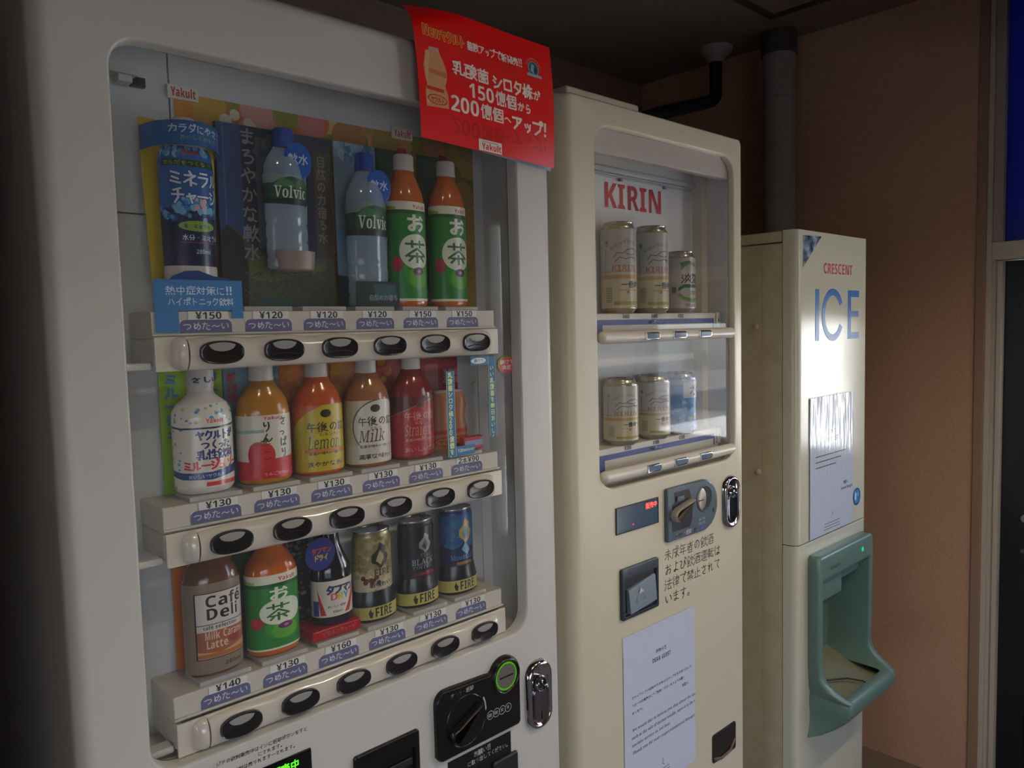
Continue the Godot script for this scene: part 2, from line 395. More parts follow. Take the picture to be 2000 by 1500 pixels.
func build_drink_controls(t: Node3D) -> void:
	var black := mat(Color(0.045, 0.045, 0.05), 0.3)
	var ink := mat(Color(0.22, 0.22, 0.22), 0.6)
	var pale := mat(Color(0.72, 0.72, 0.70), 0.5)
	# coin unit
	var p := PackedVector2Array([Vector2(0.632, 0.830), Vector2(0.637, 0.828), Vector2(0.785, 0.828), Vector2(0.790, 0.833), Vector2(0.7905, 0.9134)])
	p += arc2(0.7605, 0.9134, 0.030, 8, 150, 12)
	p += PackedVector2Array([Vector2(0.7305, 0.9255), Vector2(0.722, 0.9265), Vector2(0.655, 0.9300)])
	p += arc2(0.646, 0.912, 0.018, 95, 175, 6)
	p += PackedVector2Array([Vector2(0.628, 0.836)])
	var g := Geo.new()
	g.prism(p, -0.001, 0.009, 0.0025)
	var o := part("coin_panel", g, black, t)
	part("coin_collar", bead(0.7605, 0.9134, 0.029, 0.0215, 0.008, 0.004), black, o)
	g = bead(0.7605, 0.9134, 0.0222, 0.0182, 0.0085, 0.002)
	part("lit_ring", g, glow(Color(0.30, 0.62, 0.08), 0.35), o)
	g = Geo.new()
	g.loft([Geo.oval(0.7605, 0.9134, 0.0185, 0.0185, 0.0095), Geo.oval(0.7605, 0.9134, 0.010, 0.010, 0.0092)], true, false, true)
	part("coin_disc", g, mat(Color(0.62, 0.60, 0.58), 0.3, 0.8), o)
	g = Geo.new()
	g.rbox(0.7465, 0.7745, 0.9118, 0.9142, 0.0090, 0.0100, 0.0004)
	part("coin_slot", g, mat(Color(0.01, 0.01, 0.01), 0.8), o)
	g = Geo.new()
	g.loft([Geo.oval(0.680, 0.874, 0.0375, 0.0385, 0.0090), Geo.oval(0.680, 0.874, 0.0365, 0.0375, 0.0098), Geo.oval(0.680, 0.874, 0.035, 0.036, 0.0088), Geo.oval(0.680, 0.874, 0.033, 0.034, 0.0030)], true, false, true)
	part("lever_well", g, mat(Color(0.03, 0.03, 0.032), 0.25), o)
	g = Geo.new()
	g.prism(PackedVector2Array([Vector2(0.6475, 0.8585), Vector2(0.6520, 0.8485), Vector2(0.6600, 0.8460), Vector2(0.6700, 0.8530), Vector2(0.7080, 0.8900), Vector2(0.7090, 0.8930), Vector2(0.7060, 0.8940), Vector2(0.6610, 0.8730), Vector2(0.6500, 0.8690)]), 0.003, 0.018, 0.004)
	part("return_lever", g, mat(Color(0.10, 0.095, 0.09), 0.3), o)
	part("lettering", write_mesh("おつり・返却", 0.6520, 0.9230, 0.00935, 0.0072, 0.11, 0.98), pale, o)
	var names := ["500", "100", "50", "10"]
	for i in 4:
		part("coin_mark", bead(0.7265 + i * 0.0120, 0.8645 - 0.0003 * i, 0.0068, 0.0060, 0.0090, 0.0003, 20), pale, o)
		part("coin_value", write_mesh(names[i], 0.7265 + i * 0.0120 - 0.0024 * names[i].length() * 0.75, 0.8672, 0.00935, 0.0055, 0.1, 0.66), pale, o)
	g = Geo.new()
	g.stroke(PackedVector2Array([Vector2(0.7135, 0.8965), Vector2(0.7165, 0.889), Vector2(0.7175, 0.880), Vector2(0.7170, 0.877)]), 0.0025, 0.00935)
	part("arrow_mark", g, pale, o)
	build_lock(t, 0.8065, 0.8635, 0.800, 0.914, 0.0, 0.8750)
	# bill slot
	g = Geo.new()
	g.loft([Geo.rrect(0.4965, 0.5995, 0.740, 0.8910, 0.004, -0.001), Geo.rrect(0.4965, 0.5995, 0.740, 0.8910, 0.004, 0.004), Geo.rrect(0.4985, 0.5975, 0.742, 0.8890, 0.004, 0.0055), Geo.rrect(0.5040, 0.5920, 0.750, 0.8700, 0.003, 0.0050), Geo.rrect(0.5060, 0.5900, 0.752, 0.8680, 0.003, 0.0008)], true, false, true)
	o = part("bill_slot", g, black, t)
	part("bill_guide", boxes([[0.508, 0.588, 0.8450, 0.8550, 0.0006, 0.0040]], 0.002), mat(Color(0.16, 0.155, 0.15), 0.35), o)
	part("bill_guide", boxes([[0.508, 0.588, 0.760, 0.8350, 0.0006, 0.0050]], 0.002), black, o)
	# price screen with green letters
	g = Geo.new()
	g.rbox(0.3300, 0.4378, 0.860, 0.9285, -0.001, 0.003, 0.0015)
	o = part("price_screen", g, mat(Color(0.03, 0.035, 0.06), 0.1), t)
	part("lettering", write_mesh("販売中", 0.3830, 0.9235, 0.0032, 0.0125, 0.12), glow(Color(0.35, 1.0, 0.12), 1.1), o)
	# small print below the display
	var lines := ["・ジョアの飲料販売中は、コイン投入前に返却ボタンを押すと", "金額表示部に表示されます。", "10月の飲料は売り切れます（一部表示されます。）"]
	for i in 3:
		part("small_print", write_mesh(filter_signs(lines[i]), 0.3150 + [0.0, 0.055, 0.012][i], 0.9570 - 0.0075 * i, 0.0003, 0.0056, 0.10), ink, t)
	# black request sticker
	o = part("request_sticker", sheet_geo(0.650, 0.774, 0.770, 0.8190, 0.0002), mat(Color(0.05, 0.05, 0.05), 0.45), t)
	part("lettering", write_mesh("お願い!!", 0.6980, 0.8160, 0.0008, 0.0095, 0.12, 0.95), pale, o)
	part("lettering", write_mesh("に取り出してください。", 0.6860, 0.8045, 0.0008, 0.0080, 0.11, 0.95), pale, o)
	part("return_flap", boxes([[0.735, 0.785, 0.70, 0.785, -0.001, 0.006]], 0.004), mat(Color(0.16, 0.16, 0.16), 0.35), t)
	# stickers on the glass
	var z := -0.0200
	for k in 2:
		var c := Canvas.new(self, 90 if k == 0 else 90, 720, Color(0.16, 0.44, 0.62))
		c.rect(0, 0, 0.05, 1, Color(0.75, 0.78, 0.55)); c.rect(0.95, 0, 0.05, 1, Color(0.75, 0.78, 0.55))
		c.text("乳酸菌シロタ株200億個を!" if k == 0 else "いい乳酸菌を毎日おいしく", 0.2, 0.012 if k == 0 else 0.11, 0.072 if k == 1 else 0.069, Color(0.85, 0.86, 0.55), 0.14, 1.0, true)
		var long_ := part("promo_sticker", sheet_geo(0.6850, 0.7000, 1.2560, 1.3812, z) if k == 0 else sheet_geo(0.7662, 0.7805, 1.2765, 1.4000, z), printed(c, 0.4), t)
		c = Canvas.new(self, 200, 90, Color(0.16, 0.44, 0.62))
		if k == 0:
			c.text("120ml分のヤクルト", 0.06, 0.3, 0.34, Color(0.85, 0.86, 0.6), 0.12)
		else:
			c.oval(0.46, 0.5, 0.42, 0.34, Color(0.85, 0.88, 0.88))
			c.text("続けて", 0.2, 0.3, 0.4, Color(0.16, 0.44, 0.62), 0.12)
		part("sticker_foot", sheet_geo(0.7000, 0.7355, 1.2560, 1.2700, z) if k == 0 else sheet_geo(0.7312, 0.7662, 1.3870, 1.4000, z), printed(c, 0.4), long_)
	var rc := Canvas.new(self, 200, 200, Color(0.80, 0.36, 0.42))
	rc.poly([0, 0, 1, 0, 0.0, 0.75], Color(0.55, 0.62, 0.20))
	rc.oval(0.56, 0.52, 0.44, 0.44, Color(0.84, 0.40, 0.45))
	rc.text("続けて", 0.14, 0.22, 0.26, Color(0.92, 0.90, 0.86), 0.12)
	rc.text("実感", 0.26, 0.52, 0.26, Color(0.92, 0.90, 0.86), 0.12)
	g = Geo.new()
	var ring := Geo.oval(0.8035, 1.3850, 0.0180, 0.0140, z + 0.0004, 32)
	for i in 32:
		var a := ring[i]
		var b := ring[(i + 1) % 32]
		g.tri(Vector3(0.8035, 1.385, z + 0.0004), a, b, Vector2(0.5, 0.5), Vector2((a.x - 0.7855) / 0.036, (1.399 - a.y) / 0.028), Vector2((b.x - 0.7855) / 0.036, (1.399 - b.y) / 0.028))
	part("round_sticker", g, printed(rc, 0.4), t)
	# coin mechanism seen behind the glass at the right
	part("inner_latch", boxes([[0.800, 0.806, 1.338, 1.356, -0.100, -0.094]], 0.001), mat(WHITE, 0.4), t)

# keeps only the signs that are drawn here
func filter_signs(s: String) -> String:
	var out := ""
	for ch in s:
		if GLYPH.has(ch) or SMALL.has(ch) or VOICED.has(ch) or ch.unicode_at(0) < 128:
			out += ch
	return out


# ---------------------------------------------------------------- beer machine
func write_fit(s: String, x0: float, x1: float, y: float, z: float, size: float, weight := 0.1, font := "bold") -> Geo:
	return write_mesh(s, x0, y, z, size, weight, (x1 - x0) / (width_of(s, font) * size), font)

func build_beer_machine() -> void:
	var F := -0.02
	var t := thing("beer_vending_machine", "narrow cream beer vending machine with two rows of cans behind glass", "vending machine", Vector3(1.222, 0.0, -0.4))
	var cream := mat(IVORY2, 0.32)
	part("cabinet", boxes([[0.949, 1.496, 0.02, 1.820, -0.76, -0.118]], 0.003), mat(IVORY2, 0.5), t)
	part("cabinet_rim", collar(0.949, 1.496, 0.02, 1.820, -0.117, -0.086, 0.05), mat(IVORY2, 0.5), t)
	part("foot", boxes([[1.0, 1.06, 0.0, 0.02, -0.2, -0.14]], 0.002), mat(Color(0.15, 0.15, 0.15), 0.6), t)
	part("foot", boxes([[1.40, 1.46, 0.0, 0.02, -0.2, -0.14]], 0.002), mat(Color(0.15, 0.15, 0.15), 0.6), t)
	part("top_lid", boxes([[0.975, 1.173, 1.8295, 1.8450, -0.30, -0.040]], 0.004), mat(IVORY2, 0.4), t)
	part("top_gasket", boxes([[0.960, 1.49, 1.8245, 1.8300, -0.30, -0.045]], 0.001), mat(Color(0.08, 0.08, 0.08), 0.7), t)
	var g := Geo.new()
	var loops := inset_loops(0.945, 1.5005, 0.06, 1.8285, 0.010, F, 0.022, -0.084)
	loops[3] = Geo.rrect(0.956, 1.498, 0.071, 1.8255, 0.010, F - 0.003)
	loops[4] = Geo.rrect(0.967, 1.494, 0.082, 1.8225, 0.010, F)
	loops += [Geo.rrect(1.0190, 1.4690, 1.1465, 1.7885, 0.042, F), Geo.rrect(1.0208, 1.4672, 1.1483, 1.7867, 0.041, F - 0.001), Geo.rrect(1.0225, 1.4655, 1.1500, 1.7850, 0.039, F - 0.004), Geo.rrect(1.0225, 1.4655, 1.1500, 1.7850, 0.039, F - 0.012)]
	g.loft(loops)
	part("door_panel", g, cream, t)
	g = Geo.new()
	g.loft([Geo.rrect(1.0225, 1.4655, 1.1500, 1.7850, 0.039, F - 0.0125), Geo.rrect(1.0180, 1.4680, 1.1450, 1.7900, 0.012, F - 0.018), Geo.rrect(1.0180, 1.4680, 1.1450, 1.7900, 0.006, -0.109)])
	part("display_liner", g, mat(Color(0.82, 0.80, 0.77), 0.35), t)
	part("back_panel", boxes([[1.018, 1.4560, 1.4600, 1.7900, -0.113, -0.108]], 0.001), mat(Color(0.85, 0.85, 0.84), 0.45), t)
	part("back_panel", boxes([[1.018, 1.4560, 1.1450, 1.4585, -0.113, -0.108]], 0.001), mat(Color(0.85, 0.85, 0.84), 0.45), t)
	part("back_gasket", boxes([[1.4565, 1.4600, 1.1450, 1.7900, -0.113, -0.106]]), mat(Color(0.06, 0.06, 0.07), 0.6), t)
	var head := part("header_panel", boxes([[1.0185, 1.4675, 1.7420, 1.7895, -0.050, -0.0335]], 0.002), mat(Color(0.77, 0.73, 0.68), 0.4), t)
	part("lamp_channel", boxes([[1.019, 1.45, 1.7310, 1.7420, -0.107, -0.098], [1.030, 1.44, 1.7240, 1.7280, -0.107, -0.103]], 0.002), mat(Color(0.72, 0.73, 0.73), 0.4), head)
	for x in [1.19, 1.335]:
		part("lamp_clip", boxes([[x, x + 0.008, 1.7190, 1.7250, -0.107, -0.100]], 0.001), mat(Color(0.55, 0.56, 0.57), 0.4), head)
	part("maker_lettering", write_fit("KIRIN", 1.1450, 1.3370, 1.7155, -0.1072, 0.0510), mat(Color(0.74, 0.07, 0.11), 0.4), t)
	part("glass_pane", pane(1.0235, 1.4645, 1.1510, 1.7840, -0.0310), clear(Color(0.9, 0.93, 0.95), 0.03), t)
	var blue := mat(Color(0.14, 0.24, 0.55), 0.45)
	var white := mat(Color(0.80, 0.775, 0.72), 0.35)
	for r in 2:
		var ys: float = [1.4630, 1.2160][r]
		var shelf := part("shelf", boxes([[1.0300, 1.4545, ys - 0.042, ys, -0.107, -0.052]], 0.0015), white, t)
		part("end_bracket", boxes([[1.4440, 1.4570, ys - 0.034, ys + 0.001, -0.0525, -0.0480]], 0.001), white, shelf)
		part("bracket_screw", boxes([[1.4490, 1.4510, ys - 0.020, ys - 0.012, -0.0482, -0.0472]]), mat(Color(0.15, 0.15, 0.18), 0.5), shelf)
		part("blue_band", boxes([[1.0560, 1.4380, ys - 0.0215, ys - 0.0115, -0.0525, -0.0515], [1.0560, 1.0720, ys - 0.042, ys - 0.0215, -0.0525, -0.0515], [1.4340, 1.4380, ys - 0.036, ys - 0.0215, -0.0525, -0.0515]]), blue, shelf)
		for i in 3:
			part("price_lettering", write_mesh("¥400" if r == 0 and i < 2 else ("¥300" if r == 0 else "¥300"), 1.130 + 0.088 * i, ys - 0.0020, -0.0516, 0.0080, 0.1, 0.9), mat(Color(0.15, 0.15, 0.15), 0.6), shelf)
		part("cold_lettering", write_mesh("つめた〜い", 1.2050, ys - 0.0122, -0.0508, 0.0085, 0.12, 1.15), mat(Color(0.85, 0.87, 0.9), 0.5), shelf)
		var yb := ys - 0.0430
		var rings := []
		var L := [[1.0250, 0.15], [1.0258, 0.5], [1.0290, 0.85], [1.0345, 1.0], [1.1250, 1.0], [1.1258, 0.96], [1.1266, 1.0], [1.4510, 1.0], [1.4550, 0.88], [1.4580, 0.6], [1.4592, 0.2]]
		for a in L:
			var ring := PackedVector3Array()
			for k in 18:
				ring.append(Vector3(a[0], yb + 0.0112 * a[1] * cos(TAU * k / 18), F - 0.0005 + 0.0112 * a[1] * sin(TAU * k / 18)))
			rings.append(ring)
		g = Geo.new()
		g.loft(rings, true, true, true)
		part("button_bar", g, mat(Color(0.87, 0.84, 0.78), 0.25), t)
		for i in 3:
			var x := 1.165 + 0.0875 * i
			g = Geo.new()
			var out_ := PackedVector2Array([Vector2(x - 0.0215, yb - 0.0072), Vector2(x + 0.015, yb - 0.0072)]) + arc2(x + 0.015, yb, 0.0072, -70, 70, 6) + PackedVector2Array([Vector2(x + 0.015, yb + 0.0072), Vector2(x - 0.0215, yb + 0.0072)])
			g.prism(out_, F + 0.004, F + 0.0125, 0.0015)
			var b := part("button", g, chrome(), t)
			g = Geo.new()
			g.prism(PackedVector2Array([Vector2(x - 0.0185, yb - 0.0048), Vector2(x + 0.0145, yb - 0.0048)]) + arc2(x + 0.0145, yb, 0.0048, -60, 60, 5) + PackedVector2Array([Vector2(x + 0.0145, yb + 0.0048), Vector2(x - 0.0185, yb + 0.0048)]), F + 0.011, F + 0.0132, 0.0004)
			part("button_inlay", g, mat(Color(0.42, 0.50, 0.58), 0.15), b)
	# controls on the front
	var teal := mat(Color(0.30, 0.37, 0.41), 0.35)
	var dark := mat(Color(0.04, 0.04, 0.05), 0.35)
	var pale := mat(Color(0.75, 0.75, 0.73), 0.5)
	g = Geo.new()
	g.loft([Geo.rrect(1.0625, 1.1860, 1.0655, 1.1115, 0.003, F - 0.0005, 3), Geo.rrect(1.0625, 1.1860, 1.0655, 1.1115, 0.003, F + 0.002, 3), Geo.rrect(1.0645, 1.1840, 1.0675, 1.1095, 0.002, F + 0.0022, 3)], true, false, true)
	var o := part("price_screen", g, mat(Color(0.28, 0.36, 0.45), 0.15), t)
	part("screen_frame", boxes([[1.0610, 1.1875, 1.1112, 1.1130, F, F + 0.0028], [1.0610, 1.1875, 1.0640, 1.0658, F, F + 0.0028], [1.0610, 1.0628, 1.0658, 1.1112, F, F + 0.0028], [1.1857, 1.1875, 1.0658, 1.1112, F, F + 0.0028]]), mat(Color(0.12, 0.13, 0.16), 0.4), o)
	part("lit_letters", write_mesh("販売中", 1.1470, 1.1085, F + 0.0026, 0.0125, 0.10, 0.95), glow(Color(1.0, 0.36, 0.28), 1.3), o)
	part("signal_dot", boxes([[1.1080, 1.1110, 1.0740, 1.0765, F + 0.002, F + 0.0028]]), glow(Color(1.0, 0.2, 0.45), 1.0), o)
	var p := PackedVector2Array([Vector2(1.2085, 1.0225), Vector2(1.2130, 1.0195), Vector2(1.3350, 1.0195)]) + arc2(1.3330, 1.0720, 0.0525, -80, 80, 14) + PackedVector2Array([Vector2(1.3350, 1.1245), Vector2(1.2130, 1.1245), Vector2(1.2085, 1.1215)])
	g = Geo.new()
	g.prism(p, F - 0.001, F + 0.008, 0.002)
	o = part("coin_panel", g, teal, t)
	p = PackedVector2Array([Vector2(1.2240, 1.0380), Vector2(1.2820, 1.0380), Vector2(1.2900, 1.0500), Vector2(1.2930, 1.0750), Vector2(1.2890, 1.1000), Vector2(1.2800, 1.1150), Vector2(1.2320, 1.1150), Vector2(1.2320, 1.0950), Vector2(1.2240, 1.0900)])
	g = Geo.new()
	g.prism(p, F + 0.007, F + 0.0086, 0.0004)
	part("lever_well", g, dark, o)
	g = Geo.new()
	g.prism(PackedVector2Array([Vector2(1.2180, 1.0720), Vector2(1.2220, 1.0600), Vector2(1.2320, 1.0570), Vector2(1.2420, 1.0620), Vector2(1.2880, 1.0900), Vector2(1.2890, 1.0935), Vector2(1.2820, 1.0950), Vector2(1.2330, 1.0850), Vector2(1.2230, 1.0800)]), F + 0.0086, F + 0.022, 0.004)
	part("return_lever", g, mat(Color(0.62, 0.60, 0.55), 0.35), o)
	part("lever_guide", boxes([[1.2360, 1.2600, 1.0960, 1.1060, F + 0.0086, F + 0.012]], 0.001), teal, o)
	part("coin_collar", bead(1.3345, 1.0860, 0.0285, 0.0240, F + 0.007, 0.003), teal, o)
	g = Geo.new()
	g.loft([Geo.oval(1.3345, 1.0860, 0.0245, 0.0245, F + 0.0083), Geo.oval(1.3345, 1.0860, 0.022, 0.022, F + 0.0081)], true, false, true)
	part("coin_well", g, dark, o)
	g = Geo.new()
	g.loft([Geo.oval(1.3260, 1.0860, 0.0150, 0.0225, F + 0.0084, 24), Geo.oval(1.3260, 1.0860, 0.0130, 0.0200, F + 0.0105, 24)], true, false, true)
	part("coin_disc", g, mat(Color(0.66, 0.62, 0.56), 0.35, 0.6), o)
	part("coin_slot", boxes([[1.3120, 1.3290, 1.0838, 1.0858, F + 0.0100, F + 0.0110]]), dark, o)
	part("lettering", write_mesh("おつり・返却", 1.2330, 1.0340, F + 0.0084, 0.0095, 0.14, 0.95), pale, o)
	for k in 2:
		part("coin_notice", write_mesh("500 100", 1.3140, 1.0480 - 0.008 * k, F + 0.0084, 0.0055, 0.1, 0.9), mat(Color(0.65, 0.66, 0.72), 0.5), o)
	part("card_mark", boxes([[1.3190, 1.3330, 1.0240, 1.0340, F + 0.0079, F + 0.0084]]), mat(Color(0.25, 0.33, 0.62), 0.5), o)
	part("panel_hook", boxes([[1.2980, 1.3050, 1.0240, 1.0320, F + 0.0079, F + 0.0088], [1.3660, 1.3720, 1.0520, 1.0600, F + 0.0079, F + 0.0088]], 0.0005), dark, o)
	build_lock(t, 1.4135, 1.4760, 1.002, 1.1165, F, 1.0800)
	# bill slot with flap
	g = Geo.new()
	g.loft([Geo.rrect(1.0700, 1.1820, 0.9030, 0.9985, 0.004, F - 0.0005), Geo.rrect(1.0700, 1.1820, 0.9030, 0.9985, 0.004, F + 0.005), Geo.rrect(1.0720, 1.1800, 0.9050, 0.9965, 0.004, F + 0.0062), Geo.rrect(1.0790, 1.1760, 0.9090, 0.9800, 0.003, F + 0.0058), Geo.rrect(1.0800, 1.1750, 0.9100, 0.9790, 0.003, F + 0.0006)], true, false, true)
	o = part("bill_slot", g, mat(Color(0.17, 0.20, 0.24), 0.35), t)
	part("bill_well", boxes([[1.0795, 1.1755, 0.9095, 0.9795, F + 0.0007, F + 0.0012]]), dark, o)
	g = Geo.new()
	g.loft([PackedVector3Array([Vector3(1.0880, 0.9140, F + 0.0012), Vector3(1.1720, 0.9190, F + 0.0012), Vector3(1.1720, 0.9690, F + 0.0012), Vector3(1.0880, 0.9570, F + 0.0012)]), PackedVector3Array([Vector3(1.0880, 0.9130, F + 0.012), Vector3(1.1730, 0.9190, F + 0.007), Vector3(1.1730, 0.9660, F + 0.004), Vector3(1.0890, 0.9560, F + 0.006)])], true, false, true)
	var flap := part("bill_flap", g, mat(Color(0.42, 0.48, 0.52), 0.4), o)
	flap.set_meta("label", "grey flap with an arrow")
	g = Geo.new()
	g.tri(Vector3(1.1150, 0.9440, F + 0.0088), Vector3(1.1330, 0.9455, F + 0.0072), Vector3(1.1240, 0.9540, F + 0.0070))
	part("arrow_mark", g, pale, o)
	part("note_mark", boxes([[1.1100, 1.1360, 0.9290, 0.9300, F + 0.009, F + 0.0105], [1.1100, 1.1360, 0.9380, 0.9390, F + 0.0085, F + 0.0095], [1.1100, 1.1108, 0.9290, 0.9390, F + 0.009, F + 0.0105], [1.1352, 1.1360, 0.9290, 0.9390, F + 0.0085, F + 0.0095]]), mat(Color(0.60, 0.64, 0.66), 0.5), o)
	part("frame_screw", boxes([[1.0900, 1.0925, 0.9870, 0.9895, F + 0.0058, F + 0.0066], [1.1620, 1.1645, 0.9870, 0.9895, F + 0.0058, F + 0.0066]]), dark, o)
	var rows := ["未成年者の飲酒", "および飲酒運転は", "法律で禁止されて", "います。"]
	for i in 4:
		part("age_notice", write_mesh(rows[i], 1.2075, 1.0060 - 0.0292 * i, F + 0.0003, 0.0248, 0.075, 0.985), mat(Color(0.40, 0.39, 0.37), 0.6), t)
	# change return
	g = Geo.new()
	g.loft([Geo.rrect(1.3700, 1.4620, 0.5060, 0.5680, 0.006, F), Geo.rrect(1.3702, 1.4618, 0.5062, 0.5678, 0.006, F + 0.002), Geo.rrect(1.3730, 1.4590, 0.5090, 0.5650, 0.005, F + 0.0025), Geo.rrect(1.3745, 1.4575, 0.5105, 0.5635, 0.005, F + 0.0008)], true, false, true)
	o = part("change_return", g, mat(Color(0.16, 0.14, 0.13), 0.4), t)
	g = Geo.new()
	g.tube(PackedVector3Array([Vector3(1.374, 0.515, F + 0.001), Vector3(1.400, 0.509, F + 0.004), Vector3(1.435, 0.512, F + 0.004), Vector3(1.459, 0.528, F + 0.001)]), 0.003, 8)
	part("change_lip", g, mat(Color(0.40, 0.28, 0.20), 0.4), o)


# ---------------------------------------------------------------- ice dispenser
func build_ice_machine() -> void:
	var t := thing("ice_dispenser", "tall beige ice dispenser with a grey-green pick-up bay", "ice machine", Vector3(1.907, 0.0, -0.3))
	var x0 := 1.709
	var x1 := 2.104
	var beige := mat(Color(0.79, 0.78, 0.70), 0.2)
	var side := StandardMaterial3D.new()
	side.albedo_texture = noise_tex(0.02, Color(0.73, 0.67, 0.54), Color(0.79, 0.74, 0.62), 31)  # darker and warmer than the front: part of the side's shade is in the colour
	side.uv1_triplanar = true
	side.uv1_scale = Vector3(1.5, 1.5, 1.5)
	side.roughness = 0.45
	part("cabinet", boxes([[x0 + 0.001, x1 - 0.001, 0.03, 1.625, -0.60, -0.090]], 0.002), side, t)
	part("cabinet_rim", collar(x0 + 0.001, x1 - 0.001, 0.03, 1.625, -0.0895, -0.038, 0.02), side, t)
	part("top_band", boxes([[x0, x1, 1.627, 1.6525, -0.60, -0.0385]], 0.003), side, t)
	part("foot", boxes([[1.75, 1.80, 0.0, 0.03, -0.2, -0.15], [2.02, 2.07, 0.0, 0.03, -0.2, -0.15]], 0.002), mat(Color(0.15, 0.15, 0.15), 0.6), t)
	for a in [[0.9065, 1.6535, "upper_door"], [0.03, 0.9045, "lower_panel"]]:
		# uprights well rounded, horizontal edges crisp
		var g := Geo.new()
		var loops := []
		for k in [[0.0, 0.0, -0.0365], [0.0, 0.0, -0.020], [0.0008, 0.0, -0.014], [0.003, 0.0, -0.008], [0.007, 0.0004, -0.0035], [0.013, 0.0008, -0.0008], [0.020, 0.0014, 0.0]]:
			loops.append(Geo.rrect(x0 + k[0], x1 - k[0], a[0] + k[1], a[1] - k[1], 0.0012, k[2], 2))
		if a[2] == "lower_panel":
			loops.append(Geo.rrect(1.780, 2.054, 0.50, 0.815, 0.006, 0.0, 2))
			loops.append(Geo.rrect(1.780, 2.054, 0.50, 0.815, 0.006, -0.030, 2))
		g.loft(loops, true, a[2] == "upper_door", a[2] == "upper_door")
		part(a[2], g, beige, t)
	for a in [[1.43, -0.105], [1.075, -0.10]]:
		var s := Geo.new()
		s.loft([yz_ring(x0 + 0.001, a[0], a[1], 0.008), yz_ring(x0 - 0.004, a[0], a[1], 0.006), yz_ring(x0 - 0.005, a[0], a[1], 0.002)], true, false, true)
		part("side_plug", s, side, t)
	# silver corner badge, its mirror reflections painted as dark and pale patches
	var g2 := Geo.new()
	g2.prism(PackedVector2Array([Vector2(1.7355, 1.566), Vector2(1.828, 1.642), Vector2(1.7355, 1.640)]), -0.0002, 0.0012, 0.0006)
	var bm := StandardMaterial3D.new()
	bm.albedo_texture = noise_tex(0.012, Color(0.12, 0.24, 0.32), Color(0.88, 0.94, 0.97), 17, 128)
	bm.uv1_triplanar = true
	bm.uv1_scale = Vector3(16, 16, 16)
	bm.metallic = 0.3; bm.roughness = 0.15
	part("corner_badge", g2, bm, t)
	part("name_lettering", write_fit("CRESCENT", 1.8400, 2.0060, 1.5805, 0.0004, 0.0275), mat(Color(0.74, 0.27, 0.32), 0.4), t)
	# ICE in large blue strokes
	var ib := mat(Color(0.16, 0.42, 0.72), 0.35)
	part("letter", boxes([[1.7985, 1.8180, 1.3920, 1.5160, -0.0002, 0.0006]]), ib, t)
	var le := Geo.new()
	le.prism(PackedVector2Array([Vector2(1.980, 1.392), Vector2(2.046, 1.392), Vector2(2.046, 1.4085), Vector2(1.998, 1.4085), Vector2(1.998, 1.448), Vector2(2.044, 1.448), Vector2(2.044, 1.463), Vector2(1.998, 1.463), Vector2(1.998, 1.499), Vector2(2.046, 1.499), Vector2(2.046, 1.516), Vector2(1.980, 1.516)]), -0.0002, 0.0006, 0.0002)
	part("letter", le, ib, t)
	var ring_c := Geo.new()
	var oa := PackedVector2Array()
	for i in 29:
		var a := deg_to_rad(28.0 + 304.0 * i / 28.0)
		oa.append(Vector2(1.8935 + 0.0610 * cos(a), 1.4540 + 0.0650 * sin(a)))
	for i in 29:
		var a := deg_to_rad(332.0 - 304.0 * i / 28.0)
		oa.append(Vector2(1.8935 + 0.0435 * cos(a), 1.4540 + 0.0480 * sin(a)))
	ring_c.prism(oa, -0.0002, 0.0006, 0.0002)
	part("letter", ring_c, ib, t)
	# round blue maker's seal
	var c := Canvas.new(self, 160, 160, Color(0.12, 0.30, 0.48))
	c.oval(0.5, 0.5, 0.40, 0.40, Color(0.20, 0.52, 0.72))
	c.poly([0.3, 0.2, 0.45, 0.35, 0.4, 0.75, 0.25, 0.6], Color(0.85, 0.9, 0.92))
	c.poly([0.5, 0.25, 0.75, 0.3, 0.7, 0.7, 0.6, 0.45], Color(0.10, 0.25, 0.45))
	c.poly([0.62, 0.25, 0.7, 0.3, 0.68, 0.55, 0.6, 0.4], Color(0.80, 0.86, 0.9))
	var sg := Geo.new()
	var ring := Geo.oval(2.041, 0.972, 0.0235, 0.0235, 0.0006, 28)
	for i in 28:
		var a := ring[i]
		var b := ring[(i + 1) % 28]
		sg.tri(Vector3(2.041, 0.972, 0.0006), a, b, Vector2(0.5, 0.5), Vector2(0.5 + (a.x - 2.041) / 0.047, 0.5 - (a.y - 0.972) / 0.047), Vector2(0.5 + (b.x - 2.041) / 0.047, 0.5 - (b.y - 0.972) / 0.047))
	part("round_seal", sg, printed(c, 0.35), t)
	build_ice_bay(t)

func yz_ring(x: float, y: float, z: float, r: float) -> PackedVector3Array:
	var out := PackedVector3Array()
	for k in 16:
		out.append(Vector3(x, y + r * cos(TAU * k / 16), z + r * sin(TAU * k / 16)))
	return out

